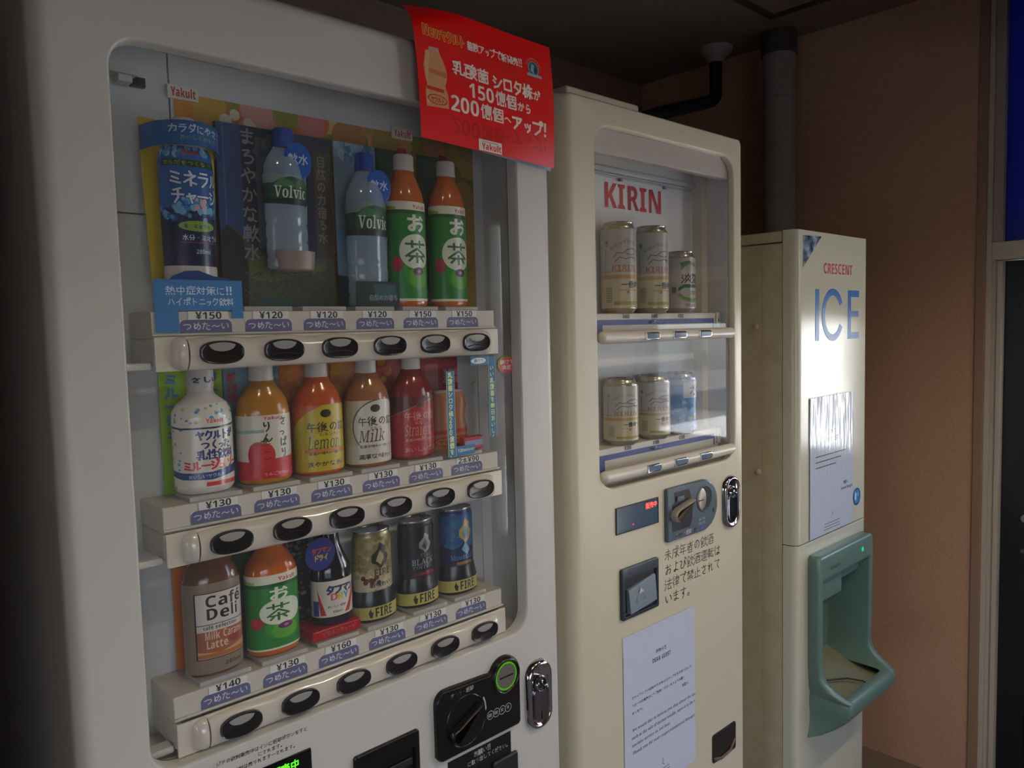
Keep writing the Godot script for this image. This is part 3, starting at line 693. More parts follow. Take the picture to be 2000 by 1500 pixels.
func build_ice_bay(t: Node3D) -> void:
	var green := mat(Color(0.40, 0.50, 0.46), 0.3)
	# stations from the top down the front: height, left x, right x, z of the face, rim width
	var st := [[0.872, 1.766, 2.078, 0.020], [0.866, 1.758, 2.080, 0.029], [0.84, 1.756, 2.080, 0.031], [0.70, 1.757, 2.078, 0.031], [0.60, 1.759, 2.074, 0.031], [0.575, 1.760, 2.072, 0.034], [0.560, 1.762, 2.070, 0.042], [0.545, 1.764, 2.066, 0.060], [0.533, 1.768, 2.060, 0.085], [0.526, 1.772, 2.052, 0.100]]
	# side walls and rims: outer back, outer front, inner front, inner back
	var inner := 0.026
	for s in 2:
		var rings := []
		for a in st:
			var xo: float = a[1] if s == 0 else a[2]
			var d := inner if s == 0 else -inner
			var y: float = a[0]
			var z: float = a[3]
			rings.append(PackedVector3Array([Vector3(xo + (0.006 if s == 0 else -0.006), y, 0.0), Vector3(xo, y, z * 0.75), Vector3(xo + d * 0.12, y, z * 0.93), Vector3(xo + d * 0.3, y, z), Vector3(xo + d * 0.75, y, z), Vector3(xo + d * 0.95, y, z * 0.95), Vector3(xo + d, y, z * 0.8), Vector3(xo + d * 1.05, y, -0.08)]))
		var g := Geo.new()
		g.loft(rings, false)
		part("bay_side", g, green, t)
	# head of the bay with the maker's name and a green lamp
	var g := Geo.new()
	g.rbox(1.7660, 2.0700, 0.8100, 0.8735, -0.004, 0.0316, 0.008)
	var head := part("bay_head", g, green, t)
	part("name_lettering", write_mesh("HOSHIZAKI", 1.8150, 0.8400, 0.0319, 0.0085, 0.1, 0.95), mat(Color(0.22, 0.29, 0.28), 0.5), head)
	part("ready_lamp", bead(2.005, 0.843, 0.0065, 0.0, 0.0314, 0.002, 16), glow(Color(0.10, 0.75, 0.50), 0.7), head)
	# chute under the head
	part("ice_chute", boxes([[1.784, 1.930, 0.745, 0.811, -0.078, 0.012], [1.930, 2.052, 0.775, 0.811, -0.078, 0.006]], 0.006), green, t)
	# back and floor of the recess
	part("bay_back", boxes([[1.772, 2.060, 0.49, 0.822, -0.085, -0.078]]), green, t)
	g = Geo.new()
	g.loft([PackedVector3Array([Vector3(1.775, 0.545, -0.078), Vector3(2.058, 0.545, -0.078)]), PackedVector3Array([Vector3(1.785, 0.512, 0.03), Vector3(2.050, 0.512, 0.03)]), PackedVector3Array([Vector3(1.795, 0.508, 0.088), Vector3(2.030, 0.508, 0.088)])], false)
	part("drip_floor", g, mat(Color(0.50, 0.50, 0.40), 0.5), t)
	g = Geo.new()
	g.tube(PackedVector3Array([Vector3(1.80, 0.535, -0.01), Vector3(1.86, 0.531, 0.005), Vector3(1.92, 0.524, 0.03), Vector3(1.945, 0.518, 0.06), Vector3(1.94, 0.514, 0.08)]), 0.0022, 8)
	part("drain_wire", g, mat(Color(0.10, 0.10, 0.09), 0.5), t)
	# scoop: front lip and the belly that curves back under
	var rows := [[0.527, 0.075, 0.030], [0.529, 0.086, 0.012], [0.526, 0.098, 0.004], [0.518, 0.103, 0.0], [0.498, 0.102, 0.0], [0.486, 0.096, 0.002], [0.470, 0.082, 0.004], [0.450, 0.060, 0.002], [0.430, 0.032, -0.004], [0.416, 0.0, -0.010]]
	var rings := []
	for a in rows:
		var xl: float = 1.772 + a[2]
		var xr: float = 2.052 - a[2]
		var ring := PackedVector3Array([Vector3(xl, a[0], minf(0.0, a[1]))])
		for k in 5:
			var u := k / 4.0
			ring.append(Vector3(xl + 0.010 * (1.0 - cos(u * PI / 2)), a[0], a[1] * (0.72 + 0.28 * sin(u * PI / 2))))
		for k in 5:
			var u := 1.0 - k / 4.0
			ring.append(Vector3(xr - 0.010 * (1.0 - cos(u * PI / 2)), a[0], a[1] * (0.72 + 0.28 * sin(u * PI / 2))))
		ring.append(Vector3(xr, a[0], minf(0.0, a[1])))
		rings.append(ring)
	g = Geo.new()
	g.loft(rings, false)
	part("bay_scoop", g, green, t)


# ---------------------------------------------------------------- sample drinks
const BZ := -0.058

func sample(called: String, label: String, category: String, col: float, row: int, group: String, lift := 0.0064) -> Node3D:
	return thing(called, label, category, Vector3(COL0 + PITCH * col - 0.0015, STRIP[row] + lift, BZ), group)

func cut(prof: Array, y0: float, y1: float) -> Array:
	var out := [[y0, at_height(prof, y0)]]
	for p in prof:
		if p[0] > y0 + 0.0005 and p[0] < y1 - 0.0005:
			out.append(p)
	out.append([y1, at_height(prof, y1)])
	return out

func at_height(prof: Array, y: float) -> float:
	for i in prof.size() - 1:
		if y >= prof[i][0] and y <= prof[i + 1][0]:
			return lerpf(prof[i][1], prof[i + 1][1], (y - prof[i][0]) / maxf(0.00001, prof[i + 1][0] - prof[i][0]))
	return prof[prof.size() - 1][1]

func ribbed_cap(t: Node3D, y: float, r: float, h: float, m: Material, depth: float) -> void:
	bit("cap", turned([[y, r], [y + h * 0.12, r * 1.03], [y + h * 0.2, r], [y + h * 0.9, r * 0.99], [y + h, r * 0.88]], depth, 32).mesh(), m, t)

func tea_label(short: bool) -> StandardMaterial3D:
	var key := "tea%s" % short
	if mats.has(key):
		return mats[key]
	var c := Canvas.new(self, 420, 600 if not short else 440, Color(0.12, 0.50, 0.17))
	c.sx = 0.95; c.shift = -0.045
	var k := 600.0 / c.h
	c.rect(0, 0, 1, 0.085 * k, Color(0.86, 0.86, 0.76))
	c.poly([0, 0.03 * k, 0.3, 0.06 * k, 0.3, 0.085 * k, 0, 0.085 * k], Color(0.60, 0.68, 0.30))
	c.fit("Yakult", 0.54, 0.74, 0.028 * k, 0.045 * k, Color(0.75, 0.15, 0.20))
	c.rect(0, 0.085 * k, 1, 0.035 * k, Color(0.09, 0.35, 0.15))
	c.oval(0.60, 0.70, 0.20, 0.18, Color(0.20, 0.58, 0.15))
	c.oval(0.60, 0.76, 0.14, 0.11, Color(0.36, 0.64, 0.17))
	c.oval(0.575, 0.50, 0.235, 0.175, Color(0.84, 0.86, 0.78))
	c.text("お", 0.44, 0.11 * k, 0.20, Color(0.88, 0.89, 0.82), 0.13, 1.0)
	c.text("茶", 0.41, 0.375, 0.245, Color(0.15, 0.40, 0.20), 0.085, 0.92)
	c.oval(0.30, 0.63, 0.085, 0.075, Color(0.66, 0.14, 0.25))
	c.oval(0.27, 0.61, 0.05, 0.055, Color(0.72, 0.20, 0.28))
	c.oval(0.60, 0.70, 0.075, 0.044, Color(0.36, 0.16, 0.36))
	c.oval(0.60, 0.70, 0.025, 0.018, Color(0.75, 0.45, 0.65))
	c.rect(0, 0.975, 1, 0.025, Color(0.84, 0.85, 0.74))
	mats[key] = printed(c, 0.3)
	return mats[key]

func tea_bottle(row: int, col: int, label: String, short: bool, group: String) -> void:
	var t := sample("tea_bottle", label, "bottle", col, row, group)
	var liquid := mat(Color(0.74, 0.38, 0.12), 0.12)
	var H := 0.2130 if not short else 0.158
	var a := 0.0305 if not short else 0.0335
	var prof := [[0.0, a * 0.90], [0.003, a * 0.98], [0.010, a], [H - 0.088, a], [H - 0.066, a * 0.98], [H - 0.052, a * 0.88], [H - 0.040, a * 0.72], [H - 0.030, a * 0.56], [H - 0.022, a * 0.50]]
	if short:
		prof = [[0.0, a * 0.88], [0.003, a * 0.98], [0.010, a], [H - 0.062, a], [H - 0.050, a * 0.97], [H - 0.042, a * 0.86], [H - 0.034, a * 0.68], [H - 0.027, a * 0.52], [H - 0.022, a * 0.46]]
	bit("body", turned(prof, 0.66, 36, 2.2).mesh(), liquid, t)
	var l0 := 0.0075
	var l1 := H - 0.067 if not short else H - 0.056
	bit("label_sleeve", wrapped(cut(prof, l0, l1), 115, 0.66, 30, 2.2).mesh(), tea_label(short), t)
	ribbed_cap(t, H - 0.0225, 0.0150, 0.0225, mat(Color(0.78, 0.76, 0.71), 0.35), 0.8)

func card(called: String, label: String, x0: float, x1: float, y0: float, y1: float, z: float, m: Material, group := "") -> void:
	solo(called, sheet_geo(x0, x1, y0, y1, z, 0.0012), m, label, "card", group)

func spring_water_label() -> StandardMaterial3D:
	if not mats.has("spring"):
		var c := Canvas.new(self, 420, 210, Color(0.12, 0.32, 0.20))
		c.poly([0, 0, 1, 0, 1, 0.28, 0.8, 0.30, 0.68, 0.12, 0.52, 0.05, 0.4, 0.14, 0.3, 0.3, 0, 0.34], Color(0.50, 0.56, 0.56))
		c.poly([0.28, 0.42, 0.42, 0.10, 0.52, 0.20, 0.6, 0.42], Color(0.28, 0.50, 0.30))
		c.poly([0.55, 0.42, 0.62, 0.12, 0.72, 0.10, 0.82, 0.42], Color(0.20, 0.40, 0.25))
		c.rect(0, 0.82, 1, 0.18, Color(0.15, 0.17, 0.15))
		c.fit("Volvic", 0.30, 0.74, 0.38, 0.42, Color(0.86, 0.86, 0.84), 0.1, "serif bold", 0.1)
		mats["spring"] = printed(c, 0.3)
	return mats["spring"]

func spring_water(t: Node3D, H: float, a: float, depth: float) -> void:
	var shell := clear(Color(0.70, 0.80, 0.86), 0.42, 0.08)
	var prof := [[0.0, a * 0.9], [0.004, a], [0.012, a], [0.016, a * 0.95], [0.020, a], [0.032, a], [0.036, a * 0.95], [0.040, a], [0.052, a], [0.056, a * 0.95], [0.060, a], [0.066, a * 1.01], [H * 0.68, a * 1.01], [H * 0.73, a * 0.97], [H * 0.79, a * 0.82], [H * 0.84, a * 0.60], [H * 0.88, a * 0.47], [H - 0.024, a * 0.44]]
	bit("body", turned(prof, depth, 36).mesh(), shell, t)
	bit("label_band", wrapped(cut(prof, H * 0.46, H * 0.67), 110, depth, 30).mesh(), spring_water_label(), t)
	ribbed_cap(t, H - 0.024, 0.0135, 0.024, mat(Color(0.10, 0.26, 0.60), 0.3), 0.85)
	var g := Geo.new()
	var p := PackedVector2Array()
	for i in 24:
		var th := TAU * i / 24
		var r := 0.0195 * (1.0 - 0.25 * sin(th))
		p.append(Vector2(r * cos(th) * 0.95 + 0.0145, H * 0.81 + r * sin(th) * 1.2))
	g.prism(p, a * depth * 0.62, a * depth * 0.62 + 0.002, 0.0005)
	var drop := bit("drop_tag", g.mesh(), mat(Color(0.10, 0.36, 0.72), 0.25), t)
	bit("lettering", write_mesh("軟水", 0.0005, H * 0.81 + 0.004, a * depth * 0.62 + 0.0022, 0.0140, 0.11).mesh(), mat(Color(0.78, 0.84, 0.90), 0.4), drop)

func build_row_one() -> void:
	# sports drink on its yellow card
	var t := sample("mineral_drink_bottle", "blue and white sports drink bottle on a yellow hanger card", "bottle", 0, 0, "", 0.030)
	t.position.x = 0.3455
	var a := 0.0300
	var prof := [[0.0, a * 0.93], [0.004, a], [0.018, a], [0.022, a * 0.98], [0.11, a * 1.02], [0.135, a * 1.02], [0.150, a * 0.95], [0.160, a * 0.78], [0.168, a * 0.55], [0.172, a * 0.48]]
	bit("body", turned(prof, 0.6, 36).mesh(), mat(Color(0.78, 0.76, 0.70), 0.2), t)
	var c := Canvas.new(self, 420, 560, Color(0.10, 0.36, 0.62))
	c.sx = 0.82; c.shift = -0.04
	c.rect(0, 0.52, 1, 0.48, Color(0.08, 0.12, 0.28))
	c.flecks(40, 3, 0.0, 0.50, 1.0, 0.62, 0.02, 0.05, [Color(0.10, 0.36, 0.62), Color(0.30, 0.58, 0.76), Color(0.09, 0.20, 0.42)])
	c.flecks(30, 6, 0.35, 0.44, 0.8, 0.56, 0.02, 0.05, [Color(0.42, 0.68, 0.82), Color(0.24, 0.52, 0.74)])
	c.flecks(7, 16, 0.55, 0.44, 0.72, 0.53, 0.02, 0.04, [Color(0.75, 0.62, 0.64)])
	c.flecks(40, 8, 0.0, 0.0, 1.0, 0.08, 0.02, 0.05, [Color(0.62, 0.74, 0.78), Color(0.36, 0.62, 0.74), Color(0.2, 0.48, 0.68)])
	c.fit("Yakult", 0.42, 0.66, 0.02, 0.05, Color(0.75, 0.12, 0.10))
	c.rect(0.16, 0.115, 0.74, 0.055, Color(0.08, 0.22, 0.12))
	c.text("からだをつくる", 0.20, 0.12, 0.044, Color(0.55, 0.66, 0.20), 0.12, 1.25)
	c.edged("ミネラル", 0.27, 0.20, 0.135, Color(0.80, 0.86, 0.90), Color(0.10, 0.20, 0.45), 0.13, 0.09, 0.93)
	c.edged("チャージ", 0.29, 0.345, 0.135, Color(0.80, 0.86, 0.90), Color(0.10, 0.20, 0.45), 0.13, 0.09, 0.93)
	c.oval(0.60, 0.665, 0.24, 0.045, Color(0.52, 0.66, 0.25))
	c.text("水・ミネラル", 0.42, 0.645, 0.042, Color(0.12, 0.28, 0.25), 0.12)
	c.text("水分・ミネラル料", 0.40, 0.735, 0.055, Color(0.80, 0.82, 0.86), 0.1)
	c.rect(0.38, 0.80, 0.6, 0.008, Color(0.55, 0.25, 0.35))
	c.text("280ml", 0.55, 0.86, 0.04, Color(0.70, 0.72, 0.78), 0.1)
	bit("label_sleeve", wrapped(cut(prof, 0.022, 0.156), 112, 0.6, 30).mesh(), printed(c, 0.25), t)
	ribbed_cap(t, 0.172, 0.0130, 0.018, mat(Color(0.76, 0.74, 0.70), 0.35), 0.8)
	# card with the blue ribbon across its top
	var g := Geo.new()
	var pts := PackedVector2Array([Vector2(0.3090, 1.502), Vector2(0.3830, 1.502), Vector2(0.3860, 1.560), Vector2(0.3880, 1.640), Vector2(0.3880, 1.684), Vector2(0.3040, 1.690), Vector2(0.3040, 1.660), Vector2(0.3060, 1.600)])
	g.prism(pts, -0.0815, -0.0800, 0.0004)
	var o := solo("hanger_card", g, mat(Color(0.80, 0.70, 0.05), 0.45), "yellow hanger card with a blue ribbon behind the sports drink bottle", "card")
	c = Canvas.new(self, 420, 128, Color(0.12, 0.36, 0.60))
	c.text("カラダにやさしい", 0.20, 0.14, 0.36, Color(0.82, 0.86, 0.88), 0.12)
	c.text("おいしく水をのむ", 0.32, 0.58, 0.20, Color(0.50, 0.66, 0.30), 0.12, 1.2)
	g = Geo.new()
	var rr := [[], []]
	for i in 17:
		var u := i / 16.0
		var bend := sin(u * PI)
		for k in 2:
			rr[k].append([Vector3(0.3035 + 0.0850 * u, (1.6520 if k == 0 else 1.6790) + 0.0015 * bend, -0.0790 + 0.050 * pow(bend, 0.4)), Vector2(u, 1.0 - k)])
	for i in 16:
		g.quad(rr[0][i][0], rr[0][i + 1][0], rr[1][i + 1][0], rr[1][i][0], rr[0][i][1], rr[0][i + 1][1], rr[1][i + 1][1], rr[1][i][1])
	part("ribbon", g, printed(c, 0.3), o)
	# blue counter card standing in front of it
	c = Canvas.new(self, 500, 172, Color(0.22, 0.50, 0.74))
	c.fit("熱中症対策に!!", 0.12, 0.88, 0.20, 0.30, Color(0.85, 0.90, 0.92))
	c.fit("ハイポトニック飲料", 0.14, 0.89, 0.58, 0.27, Color(0.85, 0.90, 0.92))
	g = Geo.new()
	g.sheet(0.2915, 0.3905, 1.4695, 1.5035, -0.0255, 0.0010)
	var oc := solo("counter_card", g, printed(c, 0.4), "sky blue card with white lettering in front of the yellow card bottle", "card")
	part("card_leg", boxes([[0.2915, 0.3165, 1.4450, 1.4695, -0.0255, -0.0245], [0.3770, 0.3905, 1.4600, 1.4695, -0.0255, -0.0245]]), mat(Color(0.22, 0.50, 0.74), 0.4), oc)
	g = Geo.new()
	var wave := PackedVector2Array([Vector2(0.3060, 1.4980), Vector2(0.3820, 1.4980), Vector2(0.3800, 1.5060), Vector2(0.3620, 1.5090), Vector2(0.3450, 1.5150), Vector2(0.3300, 1.5140), Vector2(0.3160, 1.5080)])
	g.prism(wave, -0.0360, -0.0350, 0.0003)
	part("wave_strip", g, mat(Color(0.10, 0.28, 0.55), 0.35), oc)
	# dark panel with the large water print
	c = Canvas.new(self, 560, 800, Color(0.16, 0.20, 0.27))
	c.rect(0, 0, 0.24, 0.72, Color(0.16, 0.27, 0.44))
	c.rect(0.05, 0, 0.01, 0.7, Color(0.26, 0.38, 0.55))
	c.rect(0.20, 0.0, 0.12, 0.8, Color(0.15, 0.18, 0.24))
	c.rect(0.32, 0.05, 0.36, 0.62, Color(0.30, 0.32, 0.35))
	c.rect(0.66, 0.08, 0.18, 0.66, Color(0.11, 0.15, 0.27))
	c.rect(0.84, 0.08, 0.16, 0.70, Color(0.27, 0.25, 0.20))
	c.poly([0, 0.62, 0.1, 0.56, 0.22, 0.63, 0.34, 0.70, 0.5, 0.69, 0.7, 0.74, 0.9, 0.70, 1, 0.72, 1, 1, 0, 1], Color(0.30, 0.31, 0.25))
	c.poly([0.22, 0.74, 0.34, 0.71, 0.46, 0.76, 0.64, 0.80, 0.92, 0.73, 0.92, 0.78, 0.7, 0.82, 0.4, 0.86, 0.22, 0.84], Color(0.36, 0.42, 0.23))
	c.poly([0, 0.6, 0.06, 0.55, 0.18, 0.62, 0.22, 0.8, 0.2, 1, 0, 1], Color(0.14, 0.16, 0.15))
	c.flecks(260, 5, 0.18, 0.80, 1.0, 0.96, 0.004, 0.014, [Color(0.32, 0.34, 0.28), Color(0.27, 0.28, 0.23), Color(0.35, 0.35, 0.30)])
	c.rect(0.25, 0.945, 0.75, 0.055, Color(0.25, 0.33, 0.34))
	c.flecks(60, 12, 0.32, 0.05, 0.66, 0.3, 0.01, 0.04, [Color(0.36, 0.38, 0.41), Color(0.27, 0.29, 0.32), Color(0.33, 0.35, 0.38)])
	c.text("まろやかな軟水", 0.185, 0.01, 0.098, Color(0.52, 0.54, 0.56), 0.11, 1.0, true)
	c.text("自然の力宿る水", 0.86, 0.10, 0.070, Color(0.50, 0.49, 0.45), 0.11, 0.9, true)
	o = solo("water_panel", boxes([[0.3905, 0.5460, 1.4750, 1.6990, -0.0860, -0.0790]], 0.001), mat(Color(0.12, 0.16, 0.22), 0.4), "dark printed panel with vertical white lettering behind the blue capped bottle", "panel")
	part("panel_print", sheet_geo(0.3910, 0.5455, 1.4755, 1.6985, -0.0789), printed(c, 0.35), o)
	t = thing("water_bottle", "clear water bottle with a dark green label in front of the dark panel", "bottle", Vector3(0.4720, 1.5220, -0.066), "mineral water bottles")
	spring_water(t, 0.176, 0.0285, 0.45)
	c = Canvas.new(self, 200, 120, Color(0.42, 0.37, 0.32))
	c.rect(0, 0, 1, 0.06, Color(0.30, 0.28, 0.24))
	c.text("自然の力", 0.1, 0.3, 0.3, Color(0.50, 0.46, 0.42), 0.1)
	t = thing("glass_base", "small pinkish block under the water bottle of the dark panel", "block", Vector3(0.478, 1.4990, -0.066))
	bit("block", turned([[0.0, 0.024], [0.004, 0.029], [0.026, 0.031]], 0.62, 28).mesh(), mat(Color(0.58, 0.50, 0.45), 0.35), t)
	t.position.y = 1.5195
	# second water bottle on its pale blue card
	t = thing("water_bottle", "clear water bottle with a blue cap standing beside the green tea bottles", "bottle", Vector3(0.5880, 1.4745, -0.062), "mineral water bottles")
	spring_water(t, 0.208, 0.0305, 0.6)
	c = Canvas.new(self, 300, 800, Color(0.50, 0.60, 0.64))
	c.rect(0, 0, 1, 0.09, Color(0.52, 0.68, 0.76))
	c.flecks(26, 3, 0, 0.0, 1, 0.12, 0.03, 0.09, [Color(0.40, 0.58, 0.70), Color(0.62, 0.76, 0.82), Color(0.30, 0.48, 0.60)])
	c.rect(0, 0.5, 1, 0.3, Color(0.42, 0.56, 0.66))
	c.poly([0, 0.80, 0.3, 0.81, 0.55, 0.85, 0.95, 0.86, 1, 0.83, 1, 1, 0, 1], Color(0.10, 0.17, 0.16))
	c.poly([0.4, 0.86, 0.8, 0.87, 0.85, 1, 0.4, 1], Color(0.22, 0.36, 0.38))
	c.text("自然の力宿る", 0.30, 0.925, 0.040, Color(0.55, 0.60, 0.58), 0.1)
	g = Geo.new()
	g.sheet(0.5550, 0.6240, 1.4745, 1.7005, -0.0870, 0.0012)
	var wc := solo("water_card", g, printed(c, 0.35), "pale blue printed card behind the water bottle next to green tea", "card")
	c = Canvas.new(self, 300, 160, Color(0.11, 0.19, 0.18))
	c.poly([0.4, 0.1, 0.9, 0.12, 0.95, 0.7, 0.42, 0.75], Color(0.20, 0.36, 0.38))
	c.fit("自然の力宿る", 0.28, 0.96, 0.52, 0.24, Color(0.60, 0.66, 0.64))
	g = Geo.new()
	g.sheet(0.5540, 0.6230, 1.4745, 1.5085, -0.0400, 0.0008)
	part("pouch_front", g, printed(c, 0.3), wc)
	tea_bottle(0, 4, "tall green tea bottle next to the water bottle on the top shelf", false, "tall green tea bottles")
	tea_bottle(0, 5, "tall green tea bottle at the right end of the top shelf", false, "tall green tea bottles")
	for i in 2:
		var cc := Canvas.new(self, 100, 400, Color(0.60, 0.10, 0.16))
		cc.text("新発売茶", 0.25, 0.05, 0.14, Color(0.80, 0.55, 0.50), 0.12, 1.0, true)
		var x := COL0 + PITCH * (4 + i)
		card("tea_card", "narrow crimson card beside the cap of the %s tall tea bottle" % ["first", "second"][i], x + 0.0075, x + 0.0225, 1.560, 1.704, -0.084, printed(cc, 0.4), "crimson tea cards")
		card("tea_backing", "dark green backing strip behind the %s tall tea bottle" % ["first", "second"][i], x - 0.030, x + 0.0070, 1.500, 1.700, -0.086, mat(Color(0.16, 0.28, 0.16), 0.45), "green tea backings")

func pet_profile(H: float, a: float) -> Array:
	return [[0.0, a * 0.90], [0.003, a * 0.98], [0.008, a], [H - 0.066, a], [H - 0.056, a * 0.98], [H - 0.046, a * 0.90], [H - 0.036, a * 0.72], [H - 0.028, a * 0.54], [H - 0.022, a * 0.46]]

func pet(called: String, label: String, col: int, row: int, H: float, a: float, liquid: Color, cap_c: Color, l0: float, l1: float, m: Material, shape := 2.2) -> Node3D:
	var t := sample(called, label, "bottle", col, row, "")
	var prof := pet_profile(H, a)
	bit("body", turned(prof, 0.64, 36, shape).mesh(), mat(liquid, 0.14), t)
	bit("label_sleeve", wrapped(cut(prof, l0, l1), 115, 0.64, 30, shape).mesh(), m, t)
	ribbed_cap(t, H - 0.0225, 0.0150, 0.0225, mat(cap_c, 0.35), 0.8)
	return t

func build_row_two() -> void:
	var H := 0.148
	var a := 0.0335
	# white aluminium bottle of milk soda
	var t := sample("milk_soda_bottle", "white metal bottle with blue and red lettering and coloured dots", "bottle", 0, 1, "")
	var prof := [[0.0, 0.030], [0.004, 0.033], [0.010, 0.0345], [0.085, 0.0345], [0.096, 0.0335], [0.104, 0.0290], [0.110, 0.0215], [0.114, 0.0165], [0.119, 0.0150], [0.124, 0.0150]]
	bit("body", turned(prof, 0.66, 36).mesh(), mat(Color(0.80, 0.79, 0.75), 0.25), t)
	var c := Canvas.new(self, 440, 460, Color(0.84, 0.83, 0.78))
	c.flecks(34, 11, 0.0, 0.0, 1.0, 0.22, 0.008, 0.02, [Color(0.36, 0.62, 0.78), Color(0.70, 0.66, 0.28), Color(0.30, 0.55, 0.72)])
	c.flecks(22, 13, 0.0, 0.28, 0.28, 1.0, 0.01, 0.022, [Color(0.36, 0.62, 0.78), Color(0.70, 0.66, 0.28)])
	c.fit("Yakult", 0.47, 0.63, 0.175, 0.055, Color(0.78, 0.14, 0.12))
	c.line([0, 0.235, 0.25, 0.28, 0.55, 0.285, 1, 0.24], 0.022, Color(0.14, 0.16, 0.30))
	c.fit("ヤクルトが", 0.38, 0.74, 0.31, 0.115, Color(0.16, 0.19, 0.45), 0.15)
	c.fit("つくった", 0.42, 0.70, 0.425, 0.115, Color(0.16, 0.19, 0.45), 0.14)
	c.fit("乳性飲料", 0.38, 0.73, 0.535, 0.125, Color(0.16, 0.19, 0.45), 0.11)
	c.fit("ミルージュ", 0.26, 0.63, 0.660, 0.125, Color(0.80, 0.13, 0.14), 0.15)
	c.fit("ソーダ", 0.65, 0.86, 0.650, 0.125, Color(0.80, 0.13, 0.14), 0.15)
	c.poly([0, 0.74, 0.25, 0.80, 0.5, 0.81, 0.8, 0.74, 1, 0.66, 1, 0.76, 0.8, 0.84, 0.5, 0.90, 0.25, 0.88, 0, 0.81], Color(0.16, 0.26, 0.52))
	c.fit("おいしいヤクルト", 0.30, 0.62, 0.825, 0.05, Color(0.70, 0.75, 0.82), 0.12)
	c.rect(0.45, 0.925, 0.38, 0.05, Color(0.78, 0.22, 0.20))
	bit("printed_wrap", wrapped(cut(prof, 0.006, 0.104), 115, 0.66, 30).mesh(), printed(c, 0.25, 0.4), t)
	bit("cap", turned([[0.122, 0.0150], [0.124, 0.0155], [0.142, 0.0155], [0.1445, 0.014]], 0.8, 32).mesh(), mat(Color(0.76, 0.75, 0.72), 0.3), t)
	var cm := Canvas.new(self, 120, 50, Color(0.76, 0.75, 0.72))
	cm.text("さしいつ", 0.1, 0.1, 0.8, Color(0.12, 0.12, 0.14), 0.18)
	bit("cap_print", wrapped([[0.127, 0.0155], [0.136, 0.0155]], 70, 0.8, 14).mesh(), printed(cm, 0.4), t)
	c = Canvas.new(self, 300, 640, Color(0.58, 0.74, 0.12))
	c.text("ミルージュ", 0.08, 0.02, 0.10, Color(0.30, 0.55, 0.72), 0.2, 1.0, true)
	c.text("ソーダ", 0.72, 0.02, 0.10, Color(0.22, 0.42, 0.66), 0.2, 1.0, true)
	card("display_card", "lime green card behind the white metal bottle", 0.3130, 0.3880, 1.253, 1.400, -0.092, printed(c, 0.45), "product backing cards")
	# apple drink
	c = Canvas.new(self, 440, 330, Color(0.82, 0.80, 0.73))
	c.sx = 0.85; c.shift = -0.06
	c.rect(0, 0.22, 0.5, 0.05, Color(0.55, 0.68, 0.66))
	c.fit("Yakult", 0.50, 0.70, 0.02, 0.055, Color(0.75, 0.14, 0.14))
	c.poly([0, 0.70, 0.3, 0.72, 0.8, 0.68, 1, 0.66, 1, 1, 0, 1], Color(0.76, 0.10, 0.13))
	c.oval(0.42, 0.62, 0.12, 0.21, Color(0.70, 0.10, 0.12))
	c.oval(0.49, 0.63, 0.11, 0.20, Color(0.78, 0.15, 0.15))
	c.line([0.45, 0.44, 0.47, 0.40], 0.012, Color(0.2, 0.35, 0.15))
	c.line([0.36, 0.45, 0.42, 0.47, 0.45, 0.44, 0.50, 0.48, 0.55, 0.45], 0.010, Color(0.22, 0.34, 0.16))
	c.line([0.50, 0.58, 0.55, 0.585], 0.008, Color(0.3, 0.05, 0.06))
	c.line([0.49, 0.68, 0.52, 0.70, 0.555, 0.68], 0.008, Color(0.3, 0.05, 0.06))
	c.poly([0.46, 0.42, 0.50, 0.37, 0.55, 0.38, 0.52, 0.43], Color(0.20, 0.42, 0.16))
	c.text("さっぱり", 0.655, 0.03, 0.155, Color(0.10, 0.10, 0.10), 0.11, 0.9, true)
	c.text("りん", 0.47, 0.09, 0.17, Color(0.10, 0.10, 0.10), 0.1, 0.9, true)
	c.text("りんごの味わい", 0.48, 0.90, 0.06, Color(0.86, 0.70, 0.66), 0.12)
	pet("apple_drink_bottle", "yellow juice bottle whose label shows a red apple", 1, 1, H, a, Color(0.68, 0.46, 0.08), Color(0.78, 0.75, 0.70), 0.006, 0.084, printed(c, 0.3))
	c = Canvas.new(self, 300, 640, Color(0.42, 0.56, 0.62))
	c.text("新発売", 0.06, 0.04, 0.08, Color(0.66, 0.25, 0.28), 0.16, 1.0, true)
	c.text("さっぱり", 0.74, 0.02, 0.08, Color(0.66, 0.25, 0.28), 0.16, 1.0, true)
	c.oval(0.82, 0.38, 0.10, 0.045, Color(0.70, 0.16, 0.14))
	card("display_card", "grey-blue card behind the yellow apple juice bottle", 0.3900, 0.4630, 1.253, 1.400, -0.092, printed(c, 0.45), "product backing cards")
	# three teas of one family
	var fam := [
		["lemon_tea_bottle", "orange lemon tea bottle with a bright yellow label", Color(0.74, 0.32, 0.05), Color(0.74, 0.66, 0.10), Color(0.12, 0.16, 0.08), "Lemon", "爽やかなおいしさ", Color(0.52, 0.48, 0.15)],
		["milk_tea_bottle", "tan milk tea bottle with a white and cream label", Color(0.60, 0.38, 0.22), Color(0.74, 0.68, 0.56), Color(0.14, 0.13, 0.12), "Milk", "濃厚な味わい", Color(0.20, 0.12, 0.10)],
		["straight_tea_bottle", "dark red tea bottle with a crimson label", Color(0.52, 0.16, 0.14), Color(0.66, 0.13, 0.16), Color(0.80, 0.58, 0.52), "Straight", "おいしい紅茶", Color(0.70, 0.55, 0.40)]]
